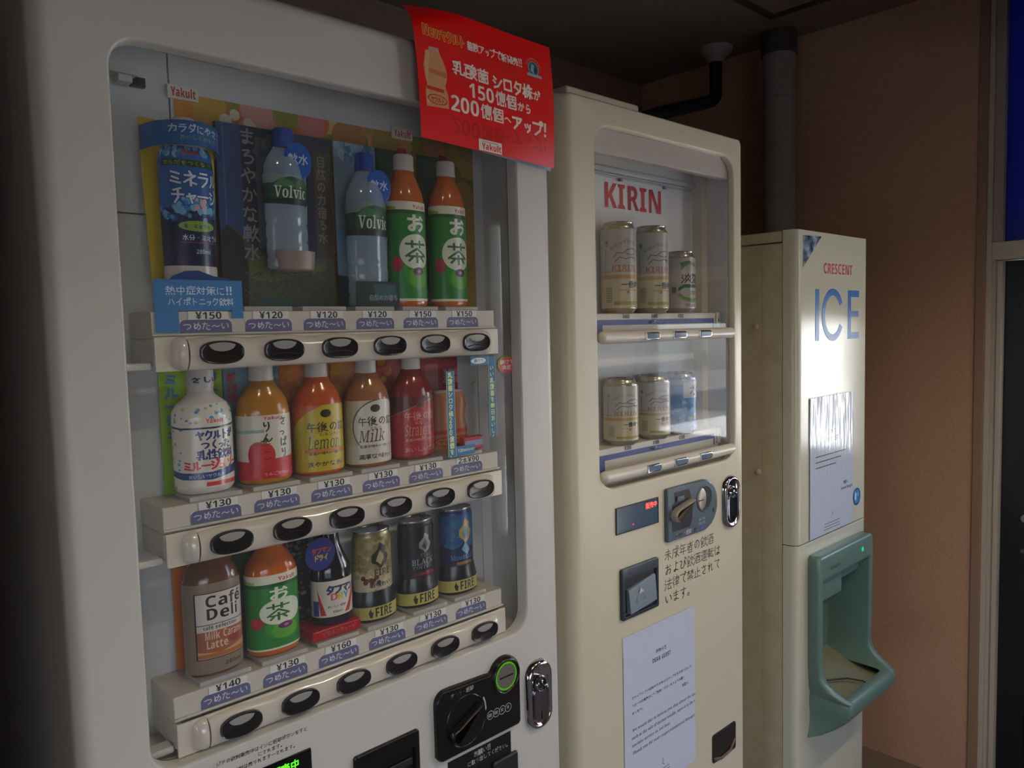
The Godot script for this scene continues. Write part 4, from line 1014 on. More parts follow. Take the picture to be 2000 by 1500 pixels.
	for i in 3:
		var f: Array = fam[i]
		c = Canvas.new(self, 440, 400, f[3])
		c.sx = 0.9; c.shift = -0.11
		if i == 0:
			c.poly([0, 0, 0.60, 0, 0.42, 0.10, 0.28, 0.22, 0.18, 0.36, 0.10, 0.55, 0, 0.7], Color(0.74, 0.34, 0.06))
			c.flecks(20, 5, 0.25, 0.35, 0.6, 0.8, 0.02, 0.05, [Color(0.78, 0.70, 0.16), Color(0.72, 0.62, 0.10)])
			c.rect(0.36, 0.66, 0.5, 0.05, Color(0.78, 0.46, 0.15))
		elif i == 1:
			c.oval(0.72, 0.42, 0.40, 0.44, Color(0.16, 0.12, 0.10))
			c.oval(0.725, 0.425, 0.39, 0.43, Color(0.80, 0.78, 0.72))
			c.rect(0, 0.70, 1, 0.30, Color(0.78, 0.75, 0.68))
		else:
			c.poly([0, 0, 1, 0, 1, 0.02, 0.75, 0.08, 0.4, 0.24, 0, 0.36], Color(0.36, 0.12, 0.12))
			c.line([0, 0.36, 0.4, 0.24, 0.75, 0.08, 1, 0.02], 0.015, Color(0.62, 0.48, 0.30))
		c.oval(0.62, 0.13, 0.055, 0.06, f[4] if i < 2 else Color(0.36, 0.22, 0.16))
		c.text("午後の紅茶", 0.40, 0.25, 0.155, f[4], 0.09, 0.84)
		c.text("レモンティー" if i == 0 else ("ミルク" if i == 1 else "紅茶"), 0.55, 0.42, 0.05, f[4], 0.1)
		c.fit(f[5], 0.40, 0.72 if i == 1 else 0.78, 0.47, 0.20, f[4] if i == 1 else (Color(0.10, 0.30, 0.12) if i == 0 else Color(0.76, 0.58, 0.45)), 0.1, "serif", 0.22)
		c.text("紅茶の味わいおいしさ", 0.42, 0.70, 0.05, f[4], 0.12)
		c.text(filter_signs(f[6]), 0.40, 0.845, 0.085, f[4], 0.11)
		pet(f[0], f[1], 2 + i, 1, H + 0.001 * i, a, f[2], Color(0.77, 0.75, 0.71), 0.004, 0.090, printed(c, 0.3))
	var tones := [Color(0.80, 0.42, 0.12), Color(0.78, 0.46, 0.16), Color(0.72, 0.26, 0.14)]
	var what := ["orange card behind the lemon tea bottle", "amber card behind the milk tea bottle", "rust red card behind the crimson labelled tea bottle"]
	for i in 3:
		c = Canvas.new(self, 300, 640, tones[i])
		c.flecks(40, 30 + i, 0, 0, 1, 0.6, 0.04, 0.12, [tones[i].lightened(0.08), tones[i].darkened(0.08), Color(0.78, 0.58, 0.10)])
		var x := COL0 + PITCH * (2 + i)
		card("display_card", what[i], x - 0.0370, x + 0.0360, 1.253, 1.400, -0.092, printed(c, 0.45), "product backing cards")
	# two small bottles of the milk drink on a red card
	c = Canvas.new(self, 320, 640, Color(0.64, 0.10, 0.13))
	c.rect(0.12, 0.06, 0.34, 0.3, Color(0.68, 0.38, 0.36))
	c.oval(0.76, 0.20, 0.26, 0.13, Color(0.56, 0.08, 0.12))
	c.text("乳酸菌", 0.60, 0.12, 0.07, Color(0.75, 0.50, 0.48), 0.13)
	c.text("200億個", 0.58, 0.2, 0.07, Color(0.75, 0.50, 0.48), 0.13)
	card("display_card", "red card behind the two little milk drink bottles", 0.6930, 0.7640, 1.253, 1.398, -0.092, printed(c, 0.4), "product backing cards")
	for k in 2:
		t = thing("milk_drink_bottle", ["small peach coloured milk drink bottle nearer the red tea", "small peach coloured milk drink bottle beside the blue glass sticker"][k], "bottle", Vector3(0.7130 + 0.0290 * k, STRIP[1] + 0.0064, -0.070), "little milk drink bottles")
		bit("body", turned([[0.0, 0.0165], [0.003, 0.0180], [0.034, 0.0185], [0.046, 0.0150], [0.054, 0.0155], [0.068, 0.0180], [0.080, 0.0160], [0.088, 0.0115]], 0.7, 28).mesh(), mat(Color(0.70, 0.46, 0.28), 0.35), t)
		bit("foil_lid", turned([[0.088, 0.0125], [0.0915, 0.0125]], 0.7, 28).mesh(), mat(Color(0.72, 0.66, 0.62), 0.3), t)
		c = Canvas.new(self, 160, 130, Color(0.70, 0.46, 0.28))
		c.rect(0.1, 0.08, 0.8, 0.2, Color(0.72, 0.22, 0.16))
		c.oval(0.5, 0.66, 0.4, 0.24, Color(0.72, 0.22, 0.16))
		c.oval(0.5, 0.66, 0.34, 0.18, Color(0.74, 0.52, 0.34))
		c.text("ヤクルト", 0.24, 0.56, 0.2, Color(0.66, 0.16, 0.12), 0.16)
		bit("front_print", wrapped([[0.004, 0.0180], [0.034, 0.0185]], 95, 0.7, 20).mesh(), printed(c, 0.4), t)
	var tray := solo("sample_tray", boxes([[0.7280, 0.7660, 1.2585, 1.2790, -0.048, -0.036]], 0.002), mat(Color(0.70, 0.12, 0.13), 0.3), "small red tray in front of the little milk drink bottles", "tray")
	part("tray_label", boxes([[0.7300, 0.7655, 1.2650, 1.2730, -0.0362, -0.0355]]), mat(Color(0.55, 0.60, 0.74), 0.4), tray)

func coffee_band() -> StandardMaterial3D:
	if not mats.has("coffee_band"):
		var c := Canvas.new(self, 420, 80, Color(0.70, 0.66, 0.33))
		c.poly([0.355, 0.88, 0.335, 0.5, 0.365, 0.10, 0.37, 0.4, 0.39, 0.45, 0.38, 0.88], Color(0.13, 0.12, 0.10))
		c.fit("FIRE", 0.405, 0.63, 0.1, 0.80, Color(0.12, 0.11, 0.10))
		mats["coffee_band"] = printed(c, 0.35)
	return mats["coffee_band"]

func coffee_can(label: String, col: int, m: Material, body_c: Color, y1: float) -> void:
	var t := sample("coffee_can", label, "can", col, 2, "coffee cans")
	t.position.z = -0.060
	var a := 0.0290
	bit("body", turned([[0.020, a * 0.98], [0.026, a], [y1 - 0.006, a], [y1 - 0.002, a * 0.95], [y1, a * 0.93]], 0.68, 36).mesh(), mat(body_c, 0.3, 0.5), t)
	bit("top_rim", turned([[y1, a * 0.93], [y1 + 0.002, a * 0.95], [y1 + 0.003, a * 0.93], [y1 + 0.0015, a * 0.88]], 0.68, 36).mesh(), mat(Color(0.70, 0.70, 0.68), 0.25, 0.9), t)
	bit("printed_wrap", wrapped([[0.028, a], [y1 - 0.006, a]], 112, 0.68, 30).mesh(), m, t)
	# cup that carries the can, with the maker's band
	bit("cup", turned([[0.0, 0.0300], [0.002, 0.0340], [0.023, 0.0340], [0.030, 0.0325], [0.042, a + 0.0008]], 0.68, 36).mesh(), mat(Color(0.07, 0.07, 0.08), 0.25), t)
	bit("cup_band", wrapped([[0.004, 0.0341], [0.0215, 0.0341]], 112, 0.68, 30).mesh(), coffee_band(), t)

func flame(c: Canvas, x: float, y: float, w: float, h: float, col: Color, inner: Color) -> void:
	c.poly([x, y, x + 0.35 * w, y + 0.18 * h, x + 0.30 * w, y + 0.36 * h, x + 0.5 * w, y + 0.55 * h, x + 0.32 * w, y + 0.85 * h, x, y + h, x - 0.15 * w, y + 0.85 * h, x - 0.42 * w, y + 0.72 * h, x - 0.40 * w, y + 0.45 * h, x - 0.1 * w, y + 0.25 * h], col)
	c.poly([x + 0.02 * w, y + 0.30 * h, x + 0.18 * w, y + 0.45 * h, x + 0.22 * w, y + 0.62 * h, x + 0.05 * w, y + 0.85 * h, x - 0.2 * w, y + 0.68 * h, x - 0.12 * w, y + 0.5 * h], inner)

func build_row_three() -> void:
	# caffe latte bottle
	var c := Canvas.new(self, 440, 500, Color(0.52, 0.45, 0.38))
	c.rect(0.28, 0.10, 0.72, 0.74, Color(0.16, 0.14, 0.13))
	c.rect(0.295, 0.11, 0.705, 0.72, Color(0.80, 0.78, 0.75))
	c.fit("Café", 0.385, 0.74, 0.135, 0.135, Color(0.12, 0.11, 0.11))
	c.fit("Deli", 0.385, 0.69, 0.275, 0.135, Color(0.12, 0.11, 0.11))
	c.rect(0.295, 0.45, 0.7, 0.008, Color(0.2, 0.18, 0.17))
	c.fit("café selection", 0.36, 0.66, 0.465, 0.045, Color(0.25, 0.22, 0.2))
	c.rect(0.295, 0.53, 0.70, 0.28, Color(0.62, 0.36, 0.20))
	c.poly([0.295, 0.75, 0.5, 0.78, 0.8, 0.70, 1, 0.6, 1, 0.8, 0.295, 0.8], Color(0.76, 0.62, 0.42))
	c.oval(0.62, 0.64, 0.06, 0.07, Color(0.56, 0.22, 0.16))
	c.fit("Milk Caramel", 0.37, 0.76, 0.535, 0.095, Color(0.82, 0.72, 0.64))
	c.fit("Latte", 0.38, 0.56, 0.635, 0.095, Color(0.82, 0.72, 0.64))
	c.rect(0.295, 0.78, 0.70, 0.045, Color(0.68, 0.40, 0.12))
	c.text("280ml", 0.52, 0.90, 0.045, Color(0.22, 0.18, 0.15), 0.1)
	var t := pet("latte_bottle", "brown caramel latte bottle with a white and orange label", 0, 2, 0.166, 0.0335, Color(0.42, 0.27, 0.19), Color(0.72, 0.70, 0.66), 0.003, 0.110, printed(c, 0.3))
	card("display_card", "orange card behind the caramel latte bottle", 0.3155, 0.3880, 1.037, 1.165, -0.092, mat(Color(0.80, 0.42, 0.13), 0.45), "product backing cards")
	tea_bottle(2, 1, "short green tea bottle between the latte and the brown tonic", true, "")
	c = Canvas.new(self, 300, 640, Color(0.16, 0.30, 0.18))
	c.rect(0.70, 0.0, 0.3, 0.3, Color(0.56, 0.12, 0.16))
	card("display_card", "dark green card behind the short tea bottle", 0.3900, 0.4630, 1.037, 1.168, -0.092, printed(c, 0.45), "product backing cards")
	# tonic in a dark glass bottle on its red stand
	t = sample("tonic_bottle", "dark brown glass tonic bottle with a white label on a red stand", "bottle", 2, 2, "", 0.020)
	t.position.x += 0.009
	var prof := [[0.0, 0.0260], [0.004, 0.0285], [0.062, 0.0285], [0.076, 0.0270], [0.090, 0.0200], [0.104, 0.0145], [0.116, 0.0130], [0.122, 0.0130]]
	bit("body", turned(prof, 0.72, 36).mesh(), mat(Color(0.055, 0.05, 0.07), 0.08), t)
	c = Canvas.new(self, 380, 240, Color(0.80, 0.78, 0.72))
	c.sx = 0.8; c.shift = -0.06
	c.poly([0.20, 0.15, 0.36, 0.95, 0.26, 0.95], Color(0.72, 0.16, 0.16))
	c.rect(0.10, 0.55, 0.13, 0.42, Color(0.16, 0.24, 0.50))
	c.poly([0.66, 0.95, 0.92, 0.15, 0.94, 0.3, 0.76, 0.95], Color(0.72, 0.16, 0.16))
	c.text("タフマン", 0.36, 0.13, 0.24, Color(0.14, 0.17, 0.38), 0.2, 0.85, false, "bold", 0.15)
	c.text("D", 0.42, 0.36, 0.20, Color(0.80, 0.32, 0.20), 0.1, 1.2)
	c.text("R", 0.53, 0.36, 0.20, Color(0.75, 0.66, 0.2), 0.1, 1.2)
	c.text("Y", 0.64, 0.36, 0.20, Color(0.2, 0.45, 0.70), 0.1, 1.2)
	c.text("おいしい飲料", 0.38, 0.68, 0.08, Color(0.3, 0.25, 0.2), 0.1)
	c.text("100ml", 0.46, 0.84, 0.07, Color(0.3, 0.25, 0.2), 0.1)
	bit("label_band", wrapped([[0.012, 0.0285], [0.060, 0.0285]], 110, 0.72, 28).mesh(), printed(c, 0.35), t)
	bit("cap", turned([[0.120, 0.0145], [0.135, 0.0145], [0.137, 0.0125]], 0.8, 28).mesh(), mat(Color(0.72, 0.71, 0.68), 0.35), t)
	var o := solo("bottle_stand", boxes([[0.4655, 0.5385, 1.0412, 1.0552, -0.086, -0.0345]], 0.002), mat(Color(0.66, 0.07, 0.09), 0.2), "glossy red stand under the dark tonic bottle", "stand")
	part("lettering", write_mesh("ビタミンチャージ", 0.480, 1.0520, -0.0343, 0.0060, 0.1, 1.05), mat(Color(0.80, 0.40, 0.38), 0.5), o)
	c = Canvas.new(self, 260, 260, Color(0.14, 0.20, 0.46))
	c.text("タフマン", 0.22, 0.30, 0.18, Color(0.78, 0.30, 0.22), 0.2, 0.9)
	c.text("ドライ", 0.28, 0.52, 0.18, Color(0.80, 0.62, 0.2), 0.2, 0.9)
	var g := Geo.new()
	var ring := Geo.oval(0.4830, 1.1550, 0.0215, 0.0215, -0.0370, 32)
	for i in 32:
		var p := ring[i]
		var q := ring[(i + 1) % 32]
		g.tri(Vector3(0.4830, 1.155, -0.0370), p, q, Vector2(0.5, 0.5), Vector2((p.x - 0.4615) / 0.043, (1.1765 - p.y) / 0.043), Vector2((q.x - 0.4615) / 0.043, (1.1765 - q.y) / 0.043))
		g.quad(p + Vector3(0, 0, -0.001), q + Vector3(0, 0, -0.001), q, p, Vector2.ZERO, Vector2.ZERO, Vector2.ZERO, Vector2.ZERO)
	solo("round_tag", g, printed(c, 0.3), "round blue tag with orange letters beside the tonic bottle", "tag")
	c = Canvas.new(self, 240, 640, Color(0.12, 0.13, 0.16))
	c.flecks(80, 3, 0.0, 0.0, 0.5, 1.0, 0.02, 0.06, [Color(0.55, 0.50, 0.34), Color(0.42, 0.38, 0.26), Color(0.14, 0.15, 0.2)])
	card("display_card", "dark gold flecked card behind the tonic bottle", 0.4660, 0.5390, 1.057, 1.180, -0.092, printed(c, 0.45), "product backing cards")
	# coffee cans
	c = Canvas.new(self, 420, 420, Color(0.58, 0.53, 0.33))
	c.sx = 0.9; c.shift = -0.09
	c.flecks(120, 8, 0, 0, 1, 0.55, 0.02, 0.06, [Color(0.52, 0.47, 0.28), Color(0.62, 0.57, 0.38), Color(0.48, 0.44, 0.27)])
	c.rect(0, 0.60, 1, 0.32, Color(0.70, 0.67, 0.54))
	c.flecks(60, 18, 0, 0.55, 1, 0.66, 0.02, 0.05, [Color(0.62, 0.58, 0.40), Color(0.70, 0.67, 0.54)])
	flame(c, 0.60, 0.08, 0.30, 0.42, Color(0.17, 0.15, 0.14), Color(0.66, 0.62, 0.42))
	c.fit("FIRE", 0.50, 0.78, 0.50, 0.115, Color(0.16, 0.14, 0.14))
	c.flecks(8, 4, 0.30, 0.62, 0.58, 0.72, 0.025, 0.04, [Color(0.30, 0.17, 0.12), Color(0.42, 0.20, 0.14)])
	c.text("新味わい", 0.44, 0.70, 0.085, Color(0.2, 0.18, 0.2), 0.13)
	c.text("おいしい水", 0.50, 0.81, 0.05, Color(0.3, 0.27, 0.25), 0.1)
	coffee_can("gold coffee can with a dark flame", 3, printed(c, 0.3), Color(0.60, 0.55, 0.36), 0.122)
	c = Canvas.new(self, 420, 420, Color(0.10, 0.12, 0.16))
	c.sx = 0.9; c.shift = -0.09
	flame(c, 0.62, 0.10, 0.24, 0.34, Color(0.50, 0.52, 0.52), Color(0.14, 0.16, 0.20))
	c.text("FIRE", 0.54, 0.44, 0.07, Color(0.45, 0.47, 0.48), 0.1, 1.0, false, "serif")
	c.fit("BLACK", 0.40, 0.78, 0.53, 0.10, Color(0.62, 0.64, 0.65), 0.1, "serif")
	c.fit("COFFEE", 0.42, 0.74, 0.64, 0.055, Color(0.5, 0.52, 0.53), 0.1, "serif")
	c.rect(0.42, 0.75, 0.40, 0.06, Color(0.40, 0.12, 0.14))
	c.text("一番", 0.55, 0.745, 0.07, Color(0.62, 0.24, 0.24), 0.14)
	c.text("280ml", 0.52, 0.87, 0.05, Color(0.5, 0.5, 0.5), 0.1)
	coffee_can("black coffee can with a silver flame", 4, printed(c, 0.25), Color(0.10, 0.11, 0.14), 0.122)
	c = Canvas.new(self, 420, 420, Color(0.10, 0.30, 0.48))
	c.sx = 0.9; c.shift = -0.09
	c.rect(0, 0.0, 1, 0.35, Color(0.12, 0.36, 0.55))
	c.flecks(90, 9, 0.3, 0.1, 1.0, 0.55, 0.02, 0.06, [Color(0.13, 0.38, 0.56), Color(0.12, 0.33, 0.52), Color(0.16, 0.42, 0.58)])
	c.poly([0, 0.55, 0.2, 0.50, 0.4, 0.56, 0.5, 0.54, 0.6, 0.46, 0.72, 0.56, 1, 0.52, 1, 1, 0, 1], Color(0.08, 0.16, 0.32))
	c.poly([0.55, 0.58, 0.62, 0.46, 0.72, 0.60, 0.66, 0.68], Color(0.40, 0.62, 0.76))
	flame(c, 0.62, 0.06, 0.26, 0.42, Color(0.66, 0.58, 0.28), Color(0.20, 0.44, 0.56))
	c.fit("Mountain", 0.36, 0.80, 0.66, 0.09, Color(0.24, 0.46, 0.70), 0.1, "serif bold")
	c.rect(0.46, 0.78, 0.30, 0.05, Color(0.55, 0.42, 0.22))
	c.rect(0, 0.90, 1, 0.1, Color(0.09, 0.13, 0.22))
	coffee_can("blue coffee can with a golden flame", 5, printed(c, 0.25), Color(0.10, 0.24, 0.40), 0.126)
	for i in 2:
		c = Canvas.new(self, 60, 500, Color(0.30, 0.32, 0.36))
		c.text("新発売おいしい" if i == 0 else "力ブラック水の", 0.2, 0.02, 0.10, Color(0.62, 0.63, 0.64), 0.13, 0.8, true)
		card("can_strip", ["slate strip with lettering between the gold and black coffee cans", "slate strip with lettering between the black and blue coffee cans"][i], 0.6035 + PITCH * i, 0.6135 + PITCH * i, 1.070, 1.180, -0.088, printed(c, 0.45), "slate lettering strips")

# ---------------------------------------------------------------- beer cans
func beer_can(label: String, x: float, y: float, H: float, m: Material, lid_c: Color, r := 0.0330) -> void:
	var t := thing("beer_can", label, "can", Vector3(x, y, -0.0690), "sample beer cans")
	bit("body", turned([[0.0, r * 0.78], [0.0015, r * 0.80], [0.008, r * 0.98], [0.010, r], [H - 0.014, r], [H - 0.006, r * 0.86], [H - 0.003, r * 0.83]], 1.0, 40).mesh(), mat(lid_c, 0.25, 0.7), t)
	bit("rim", turned([[H - 0.003, r * 0.83], [H - 0.001, r * 0.86], [H, r * 0.84], [H - 0.003, r * 0.78]], 1.0, 36).mesh(), mat(Color(0.72, 0.72, 0.70), 0.2, 1.0), t)
	bit("printed_wrap", wrapped([[0.010, r], [H - 0.014, r]], 150, 1.0, 40).mesh(), m, t)

func draught_wrap(tall: bool) -> StandardMaterial3D:
	var c := Canvas.new(self, 640, 560 if tall else 400, Color(0.70, 0.70, 0.66))
	c.sx = 1.29; c.shift = -0.095
	c.rect(0, 0.56, 1, 0.44, Color(0.76, 0.72, 0.58))
	c.rect(0, 0.58, 1, 0.05, Color(0.68, 0.57, 0.36))
	c.rect(0, 0.53, 1, 0.012, Color(0.66, 0.56, 0.36))
	c.text("KIRIN'S", 0.37, 0.225, 0.048, Color(0.50, 0.49, 0.47), 0.1, 0.62, false, "serif bold", 0, -0.45)
	c.text("FINEST", 0.49, 0.135, 0.048, Color(0.50, 0.49, 0.47), 0.1, 0.62, false, "serif bold", 0, 0.12)
	# leaping beast drawn as a few brush strokes
	c.line([0.40, 0.36, 0.43, 0.30, 0.48, 0.31, 0.52, 0.26, 0.58, 0.25, 0.62, 0.29], 0.010, Color(0.42, 0.40, 0.38))
	c.line([0.41, 0.42, 0.45, 0.36, 0.50, 0.38, 0.56, 0.36, 0.60, 0.40], 0.010, Color(0.42, 0.40, 0.38))
	c.line([0.50, 0.31, 0.56, 0.33, 0.60, 0.31], 0.014, Color(0.64, 0.46, 0.40))
	c.line([0.55, 0.36, 0.61, 0.37], 0.014, Color(0.36, 0.42, 0.60))
	c.fit("KIRIN", 0.38, 0.61, 0.455, 0.085, Color(0.66, 0.44, 0.36))
	c.text("一番搾り", 0.46, 0.66, 0.085, Color(0.14, 0.13, 0.13), 0.15, 0.82)
	c.rect(0.44, 0.77, 0.3, 0.012, Color(0.72, 0.56, 0.36))
	c.oval(0.52, 0.80, 0.012, 0.015, Color(0.72, 0.35, 0.22))
	c.rect(0.40, 0.92, 0.34, 0.045, Color(0.62, 0.56, 0.26))
	c.text("水", 0.315, 0.13, 0.09, Color(0.28, 0.34, 0.52), 0.1, 0.6)
	c.rect(0.322, 0.25, 0.006, 0.36, Color(0.36, 0.40, 0.55))
	for i in 9:
		c.rect(0.325, 0.74 + i * 0.022, 0.06, 0.010, Color(0.48, 0.46, 0.42))
	return printed(c, 0.28)

func build_cans() -> void:
	var tall := draught_wrap(true)
	var short := draught_wrap(false)
	var y1 := 1.4632
	beer_can("tall white and gold draught can nearest the left edge of the upper beer shelf", 1.1420, y1, 0.168, tall, Color(0.72, 0.68, 0.56))
	beer_can("tall white and gold draught can beside the white and green can", 1.2440, y1, 0.168, tall, Color(0.72, 0.68, 0.56))
	var c := Canvas.new(self, 640, 400, Color(0.70, 0.67, 0.63))
	c.sx = 1.25; c.shift = -0.07
	c.poly([0.42, 0.10, 0.5, 0.06, 0.6, 0.12, 0.64, 0.26, 0.58, 0.18, 0.5, 0.13, 0.45, 0.2, 0.43, 0.26], Color(0.36, 0.50, 0.26))
	c.text("淡麗", 0.43, 0.32, 0.19, Color(0.15, 0.12, 0.13), 0.13, 0.92)
	c.poly([0.40, 0.60, 0.45, 0.53, 0.66, 0.54, 0.66, 0.60, 0.46, 0.60, 0.40, 0.66], Color(0.14, 0.38, 0.22))
	c.rect(0.34, 0.58, 0.04, 0.12, Color(0.36, 0.36, 0.35))
	c.text("70%", 0.51, 0.66, 0.09, Color(0.35, 0.42, 0.26), 0.1, 0.8)
	c.poly([0.41, 0.70, 0.46, 0.78, 0.55, 0.82, 0.66, 0.78, 0.66, 0.86, 0.54, 0.90, 0.45, 0.85, 0.40, 0.76], Color(0.40, 0.54, 0.26))
	c.text("350ml", 0.46, 0.92, 0.05, Color(0.4, 0.38, 0.36), 0.1)
	beer_can("short white and green low-malt can on the upper beer shelf", 1.3370, y1, 0.124, printed(c, 0.28), Color(0.70, 0.68, 0.64))
	var y2 := 1.2162
	beer_can("short pale draught can nearest the left edge of the lower beer shelf", 1.1420, y2, 0.126, short, Color(0.72, 0.69, 0.60))
	beer_can("short pale draught can in the middle of the lower beer shelf", 1.2440, y2, 0.126, short, Color(0.72, 0.69, 0.60))
	c = Canvas.new(self, 640, 400, Color(0.20, 0.46, 0.68))
	c.sx = 1.25; c.shift = -0.07
	c.rect(0.0, 0.0, 1, 0.1, Color(0.66, 0.69, 0.70))
	c.rect(0.44, 0.05, 0.22, 0.32, Color(0.74, 0.76, 0.75))
	c.text("氷", 0.50, 0.10, 0.22, Color(0.18, 0.24, 0.34), 0.11, 0.95)
	c.flecks(70, 6, 0.3, 0.42, 0.75, 1.0, 0.01, 0.03, [Color(0.30, 0.56, 0.76), Color(0.16, 0.40, 0.62), Color(0.44, 0.66, 0.80)])
	c.rect(0.48, 0.74, 0.14, 0.07, Color(0.62, 0.62, 0.45))
	beer_can("short blue can with a white patch on the lower beer shelf", 1.3370, y2, 0.126, printed(c, 0.28), Color(0.62, 0.66, 0.70))

# ---------------------------------------------------------------- papers
func build_papers() -> void:
	# red poster taped over the machine's upper right corner
	var red := Color(0.93, 0.035, 0.04)
	var c := Canvas.new(self, 1200, 820, red)
	var cream := Color(0.93, 0.90, 0.84)
	c.edged("Newヤクルト", 0.055, 0.165, 0.085, Color(0.82, 0.20, 0.06), Color(0.94, 0.74, 0.36), 0.12, 0.12, 0.285 * 1200.0 / (width_of("Newヤクルト", "bold") * 0.085 * 820.0))
	c.fit("菌数アップで新発売!!", 0.352, 0.762, 0.178, 0.072, cream, 0.12)
	c.fit("乳酸菌", 0.235, 0.495, 0.358, 0.112, cream, 0.13)
	c.fit("シロタ株", 0.521, 0.825, 0.370, 0.118, cream, 0.15)
	c.text("が", 0.830, 0.405, 0.085, cream, 0.14)
	c.fit("150", 0.338, 0.527, 0.498, 0.118, cream)
	c.fit("億個", 0.532, 0.692, 0.495, 0.115, cream, 0.115)
	c.fit("から", 0.70, 0.811, 0.530, 0.085, cream, 0.14)
	c.fit("200", 0.205, 0.413, 0.628, 0.125, cream)
	c.fit("億個", 0.418, 0.588, 0.628, 0.115, cream, 0.115)
	c.text("へ", 0.594, 0.660, 0.075, cream, 0.14)
	c.fit("アップ!", 0.650, 0.935, 0.648, 0.120, cream, 0.16)
	# printed mirror image under the last line
	var line_ := c.im.get_region(Rect2i(240, 510, 900, 120))
	line_.flip_y()
	for y in 120:
		for x in 900:
			if line_.get_pixel(x, y).g > 0.5:
				c.im.set_pixel(240 + x, 632 + y, Color(0.82, 0.03, 0.04))
	c.rect(0.398, 0.905, 0.17, 0.088, cream)
	c.text("Yakult", 0.42, 0.93, 0.052, red, 0.1, 1.0)
	for i in 9:
		c.rect(0.425 + i * 0.013, 0.917, 0.009, 0.005, Color(0.55, 0.35, 0.33))
	# little bottle picture
	var bt := Color(0.83, 0.60, 0.40)
	c.poly([0.070, 0.355, 0.150, 0.345, 0.178, 0.42, 0.196, 0.49, 0.190, 0.54, 0.176, 0.59, 0.194, 0.65, 0.196, 0.745, 0.046, 0.765, 0.042, 0.66, 0.056, 0.60, 0.044, 0.54, 0.040, 0.48, 0.052, 0.41], bt)
	c.poly([0.042, 0.485, 0.194, 0.485, 0.190, 0.525, 0.045, 0.515], Color(0.78, 0.46, 0.28))
	c.poly([0.060, 0.36, 0.09, 0.355, 0.075, 0.46, 0.060, 0.60, 0.066, 0.75, 0.050, 0.75, 0.056, 0.60, 0.048, 0.50], Color(0.87, 0.68, 0.50))
	c.poly([0.085, 0.325, 0.148, 0.318, 0.152, 0.350, 0.082, 0.360], Color(0.78, 0.62, 0.56))
	c.rect(0.052, 0.615, 0.115, 0.025, Color(0.80, 0.22, 0.12))
	c.oval(0.120, 0.700, 0.066, 0.036, Color(0.76, 0.16, 0.08))
	c.oval(0.120, 0.700, 0.058, 0.029, bt)
	c.text("ヤクルト", 0.075, 0.682, 0.038, Color(0.72, 0.12, 0.06), 0.16, 0.88)
	# seal
	c.oval(0.848, 0.228, 0.043, 0.062, Color(0.62, 0.66, 0.70))
	c.oval(0.848, 0.228, 0.037, 0.054, Color(0.16, 0.42, 0.48))
	c.poly([0.825, 0.25, 0.835, 0.19, 0.855, 0.20, 0.850, 0.27], Color(0.55, 0.74, 0.74))
	c.oval(0.862, 0.235, 0.012, 0.018, Color(0.08, 0.18, 0.24))
	c.rect(0.795, 0.272, 0.115, 0.022, Color(0.62, 0.70, 0.76))
	for i in 11:
		var a := deg_to_rad(200.0 + 14.0 * i)
		c.oval(0.848 + 0.056 * cos(a), 0.228 + 0.082 * sin(a), 0.0045, 0.0065, Color(0.85, 0.62, 0.55))
	var g := Geo.new()
	var tl := Vector3(0.620, 1.8760, 0.010); var tr := Vector3(0.8840, 1.8700, 0.009); var br := Vector3(0.8865, 1.6868, 0.012); var bl := Vector3(0.6310, 1.6975, 0.012)
	var n := 24
	var grid := []
	for j in n + 1:
		var row := []
		for i in n + 1:
			var u := float(i) / n
			var v := float(j) / n
			var p := tl.lerp(tr, u).lerp(bl.lerp(br, u), v)
			# the upper left corner curls back
			var k := maxf(0.0, 0.22 - (u * 0.55 + v)) / 0.22
			p.z += 0.004 * sin(v * PI) + 0.0008 * sin(u * 7.0 + v * 3.0) - 0.020 * k * k
			p.y -= 0.004 * k * k
			row.append(p)
		grid.append(row)
	for j in n:
		for i in n:
			g.quad(grid[j + 1][i], grid[j + 1][i + 1], grid[j][i + 1], grid[j][i], Vector2(float(i) / n, float(j + 1) / n), Vector2(float(i + 1) / n, float(j + 1) / n), Vector2(float(i + 1) / n, float(j) / n), Vector2(float(i) / n, float(j) / n))
	solo("red_poster", g, printed(c, 0.28), "glossy red poster with white Japanese lettering and a small bottle picture", "poster")
	g = Geo.new()
	g.quad(Vector3(0.664, 1.7020, 0.0022), Vector3(0.8892, 1.6842, 0.0022), Vector3(0.8890, 1.8300, 0.0016), Vector3(0.650, 1.8300, 0.0016))
	solo("backing_sheet", g, mat(Color(0.62, 0.72, 0.80), 0.4), "pale blue sheet whose edge shows behind the red poster", "paper")
	# notice on the beer machine
	c = Canvas.new(self, 640, 900, Color(0.80, 0.82, 0.88))
	var ink := Color(0.20, 0.20, 0.24)
	c.text("お知らせ", 0.43, 0.155, 0.026, ink, 0.12)
	c.text("DEAR GUEST", 0.38, 0.205, 0.028, ink, 0.1, 0.85)
	c.text("セカイアニクの飲料中のお知らせカップ水をお取り出しの", 0.10, 0.365, 0.018, ink, 0.12, 1.28)
	c.text("ては、一階の自販売中にてご飲料くださいますようお願い", 0.10, 0.41, 0.018, ink, 0.12, 1.2)
	c.text("おります。", 0.10, 0.455, 0.018, ink, 0.12, 1.28)
	c.text("支配人", 0.80, 0.455, 0.022, ink, 0.12)
	c.text("We would like to inform you that about the space could", 0.10, 0.555, 0.0185, ink, 0.1, 1.10, false, "serif bold", 0.2)
	c.text("such as the sale of instant noodle, since it is the vendor", 0.09, 0.60, 0.0185, ink, 0.1, 1.05, false, "serif bold", 0.2)
